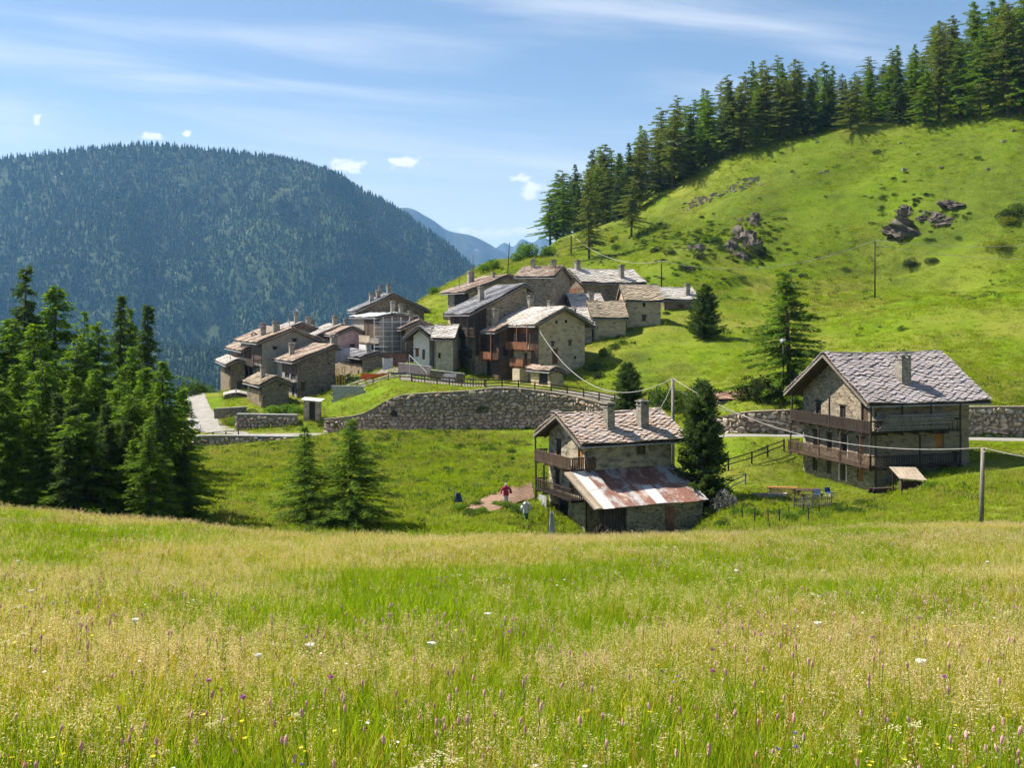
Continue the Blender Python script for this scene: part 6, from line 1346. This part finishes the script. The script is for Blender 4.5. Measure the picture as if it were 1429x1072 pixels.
x, y, p = ring_points(2600, 84, 131, 300, 860); w_ = fbm(x / 5, y / 4, 55); Dn, Zn = nodes_at(p)
k = (y < Dn[:, 6]) & (NR.random(len(x)) < np.clip(w_ * .9 + np.clip((y - 118) / 30, 0, .25), 0, 1)); x, y = x[k], y[k]; m = len(x); sc = NR.uniform(.2, .6, m)
emit('bank_weeds', 'leafy weeds on the grass bank below the long wall', 'weeds', x, y, NR.choice([0, 1, 4, 5], m), sc, sc * NR.uniform(.5, .9, m), SC, .1)
# rough grass on the slopes further off
PF = [blades(21, 30, .4, .10, .34, .04, 'tuft', 1.0), blades(22, 30, .4, .08, .3, .04, 'tuft', 1.1), blades(23, 26, .4, .12, .36, .035, 'tuft_dry', .9), blades(24, 26, .32, .2, .5, .05, 'bush', .9)]
def slope(n, a, b, base, name, label):
    x, y, p = ring_points(n, a, b, -150, 1640); D, Z = nodes_at(p)
    road = (y > D[:, 6] - .8) & (y < D[:, 7] + 1.0)
    l0, l1 = np.interp(p, [560, 600, 650, 700, 760, 820, 870], [143.5, 141.5, 138.5, 134.5, 132.5, 130.6, 127.0]), np.interp(p, [556, 602, 655, 708, 768, 830, 885], [147.5, 146, 143.5, 139.5, 137, 135.5, 130.5])
    lane = (p > 550) & (p < 885) & (y > l0 - .4) & (y < l1 + .4) | (p > 570) & (p < 760) & (y > l1) & (y < 152)
    yard = (p < 312) & (y > 128) & (y < 190); lawn = (p > 985) & (p < 1110) & (y > 96) & (y < 111) & (NR.random(len(p)) < .8) | (p > 880) & (p < 1100) & (y > 148) & (y < 182) & (NR.random(len(p)) < .75)
    zz = ground_z(x, y); pr = HY - zz / y * F; soil = (p > 650) & (p < 748) & (y < 110) & (pr > np.interp(p, [648, 672, 700, 742], [712, 699, 688, 674]) - 1) & (pr < np.interp(p, [676, 694, 718, 746], [719, 714, 706, 697]) + 1)
    dn = fbm(x / 9, y / 12, 13); thin = NR.random(len(p)) < .55 + dn * .9
    k = ~(road | lane | yard | lawn | soil) & thin; x, y, dn = x[k], y[k], dn[k]; m = len(x)
    r_ = NR.random(m); w_ = fbm(x / 14, y / 14, 19); idx = np.where(r_ < .28 + w_ * .6, 2, np.where(r_ > .985 - dn * .12, 3, NR.integers(0, 2, m)))
    sc = NR.uniform(.7, 1.3, m) * base; emit(name, label, 'grass', x, y, idx, sc, NR.uniform(.6, 1.3, m) * (.6 + base * .25), PF, .2)
slope(70000, 58, 136, 1.35, 'slope_grass', 'rough grass tufts covering the hollow and the banks')
slope(80000, 134, 262, 1.7, 'hill_grass', 'rough grass tufts covering the hillside meadow')
# the flowers one can pick out in front
BI = heads(200, 1, .01, .5, .52, 'pink', 'spike')
def flower_parts(kind, mat, seed, h, big):
    rr = random.Random(seed); st = MB(); bend = rr.uniform(-.06, .06); st.tube([(0, 0, -.05), (bend * .4, 0, h * .5), (bend, 0, h)], [.003, .0026, .002], 5)
    s_ = st.mesh('stem', True); s_.materials.append(M['stem']); hd = MB()
    if kind == 'spike':
        L, r0 = .052 * big, .0098 * big; nn_, m = 9, 9; rows = []
        for j in range(m + 1):
            t = j / m; rows.append(len(hd.v)); g = math.sin(min(1, t * 1.25 + .25) * 1.57) * (1 - max(0, t - .75) * 2.6)
            for q in range(nn_): a = 6.2832 * (q + .5 * (j % 2)) / nn_; k_ = r0 * max(.15, g) * (1.09 if (q + j) % 2 else .93); hd.v.append((bend + math.cos(a) * k_ + bend * t * .2, math.sin(a) * k_, h + L * t))
        for j in range(m):
            for q in range(nn_): hd.f.append([rows[j] + q, rows[j] + (q + 1) % nn_, rows[j + 1] + (q + 1) % nn_, rows[j + 1] + q])
        hd.f.append([rows[-1] + q for q in range(nn_)])
    elif kind == 'umbel':
        for c in range(9):
            a = c * 2.4; rad = .012 * math.sqrt(c) * big * 1.1; cx_, cy_ = bend + math.cos(a) * rad, math.sin(a) * rad
            for j in range(12): p_ = (cx_ + rr.gauss(0, .006), cy_ + rr.gauss(0, .006), h + .03 + rr.uniform(0, .008) - rad * .1); l_ = .006 * big; hd.poly([(p_[0] - l_, p_[1], p_[2]), (p_[0], p_[1] - l_, p_[2] + .002), (p_[0] + l_, p_[1], p_[2]), (p_[0], p_[1] + l_, p_[2] + .003)])
            hd.bar((bend, 0, h - .01), (cx_, cy_, h + .028), .002)
    else:
        for j in range(40):
            v = Vector((rr.gauss(0, 1), rr.gauss(0, 1), abs(rr.gauss(0, .7)))).normalized(); e = v.cross(Vector((rr.gauss(0, 1), rr.gauss(0, 1), rr.gauss(0, 1)))).normalized() * .006; t = Vector((bend, 0, h)); hd.poly([t, t + v * .012 * big - e, t + v * .022 * big, t + v * .012 * big + e])
    h_ = hd.mesh('flower_head'); h_.materials.append(M[mat]); return s_, h_
def flowers(name, label, group, kind, mat, n, d0, d1, hs, big=1.0, extra=()):
    kinds = [flower_parts(kind, mat, 300 + i, R.uniform(*hs), big * R.uniform(.85, 1.2)) for i in range(7)]
    spots = list(extra)
    while len(spots) < n:
        d = math.sqrt(R.uniform(d0 ** 2, d1 ** 2)); px = R.uniform(-40, 1470)
        if vnoise(np.array([px / F * d / 1.1]), np.array([d / 1.1]), 3)[0] + R.uniform(-.3, .3) > -.05: spots.append((px, d))
    for px, d in spots:
        s_, h_ = R.choice(kinds); o = tag(empty(name, G(px, d), R.uniform(0, 6.28)), label, 'flower', group); o.rotation_euler[0] = R.uniform(-.12, .12); link('stem', s_, None, o); link('flower_head', h_, None, o)
flowers('bistort_flower', 'pink bistort flower spike standing above the meadow grass', 'pink bistort spikes in the meadow', 'spike', 'pink', 250, 4.6, 13.5, (.36, .52), 0.85, [(1395, 5.0), (1403, 5.2), (1410, 4.8), (1285, 5.6), (1240, 5.6), (1098, 5.4), (1060, 5.5), (640, 6.3), (652, 6.4), (760, 6.2), (545, 6.4)])
flowers('umbel_flower', 'flat white umbel flower above the meadow grass', 'white umbels in the meadow', 'umbel', 'white_fl', 18, 8, 32, (.4, .55), 0.75, [(430, 9.3), (1285, 8.0), (1140, 11), (45, 14), (1380, 22), (680, 12), (590, 9)])
flowers('scabious_flower', 'round mauve flower head above the meadow grass', 'mauve flower heads in the meadow', 'ball', 'mauve_fl', 14, 6, 14, (.38, .5), 1.0, [(1003, 9.8), (350, 6.2), (292, 6.8)])
flowers('yellow_flower', 'round yellow flower head above the meadow grass', 'yellow flower heads in the meadow', 'ball', 'yellow_fl', 30, 5.5, 16, (.32, .46), .75)
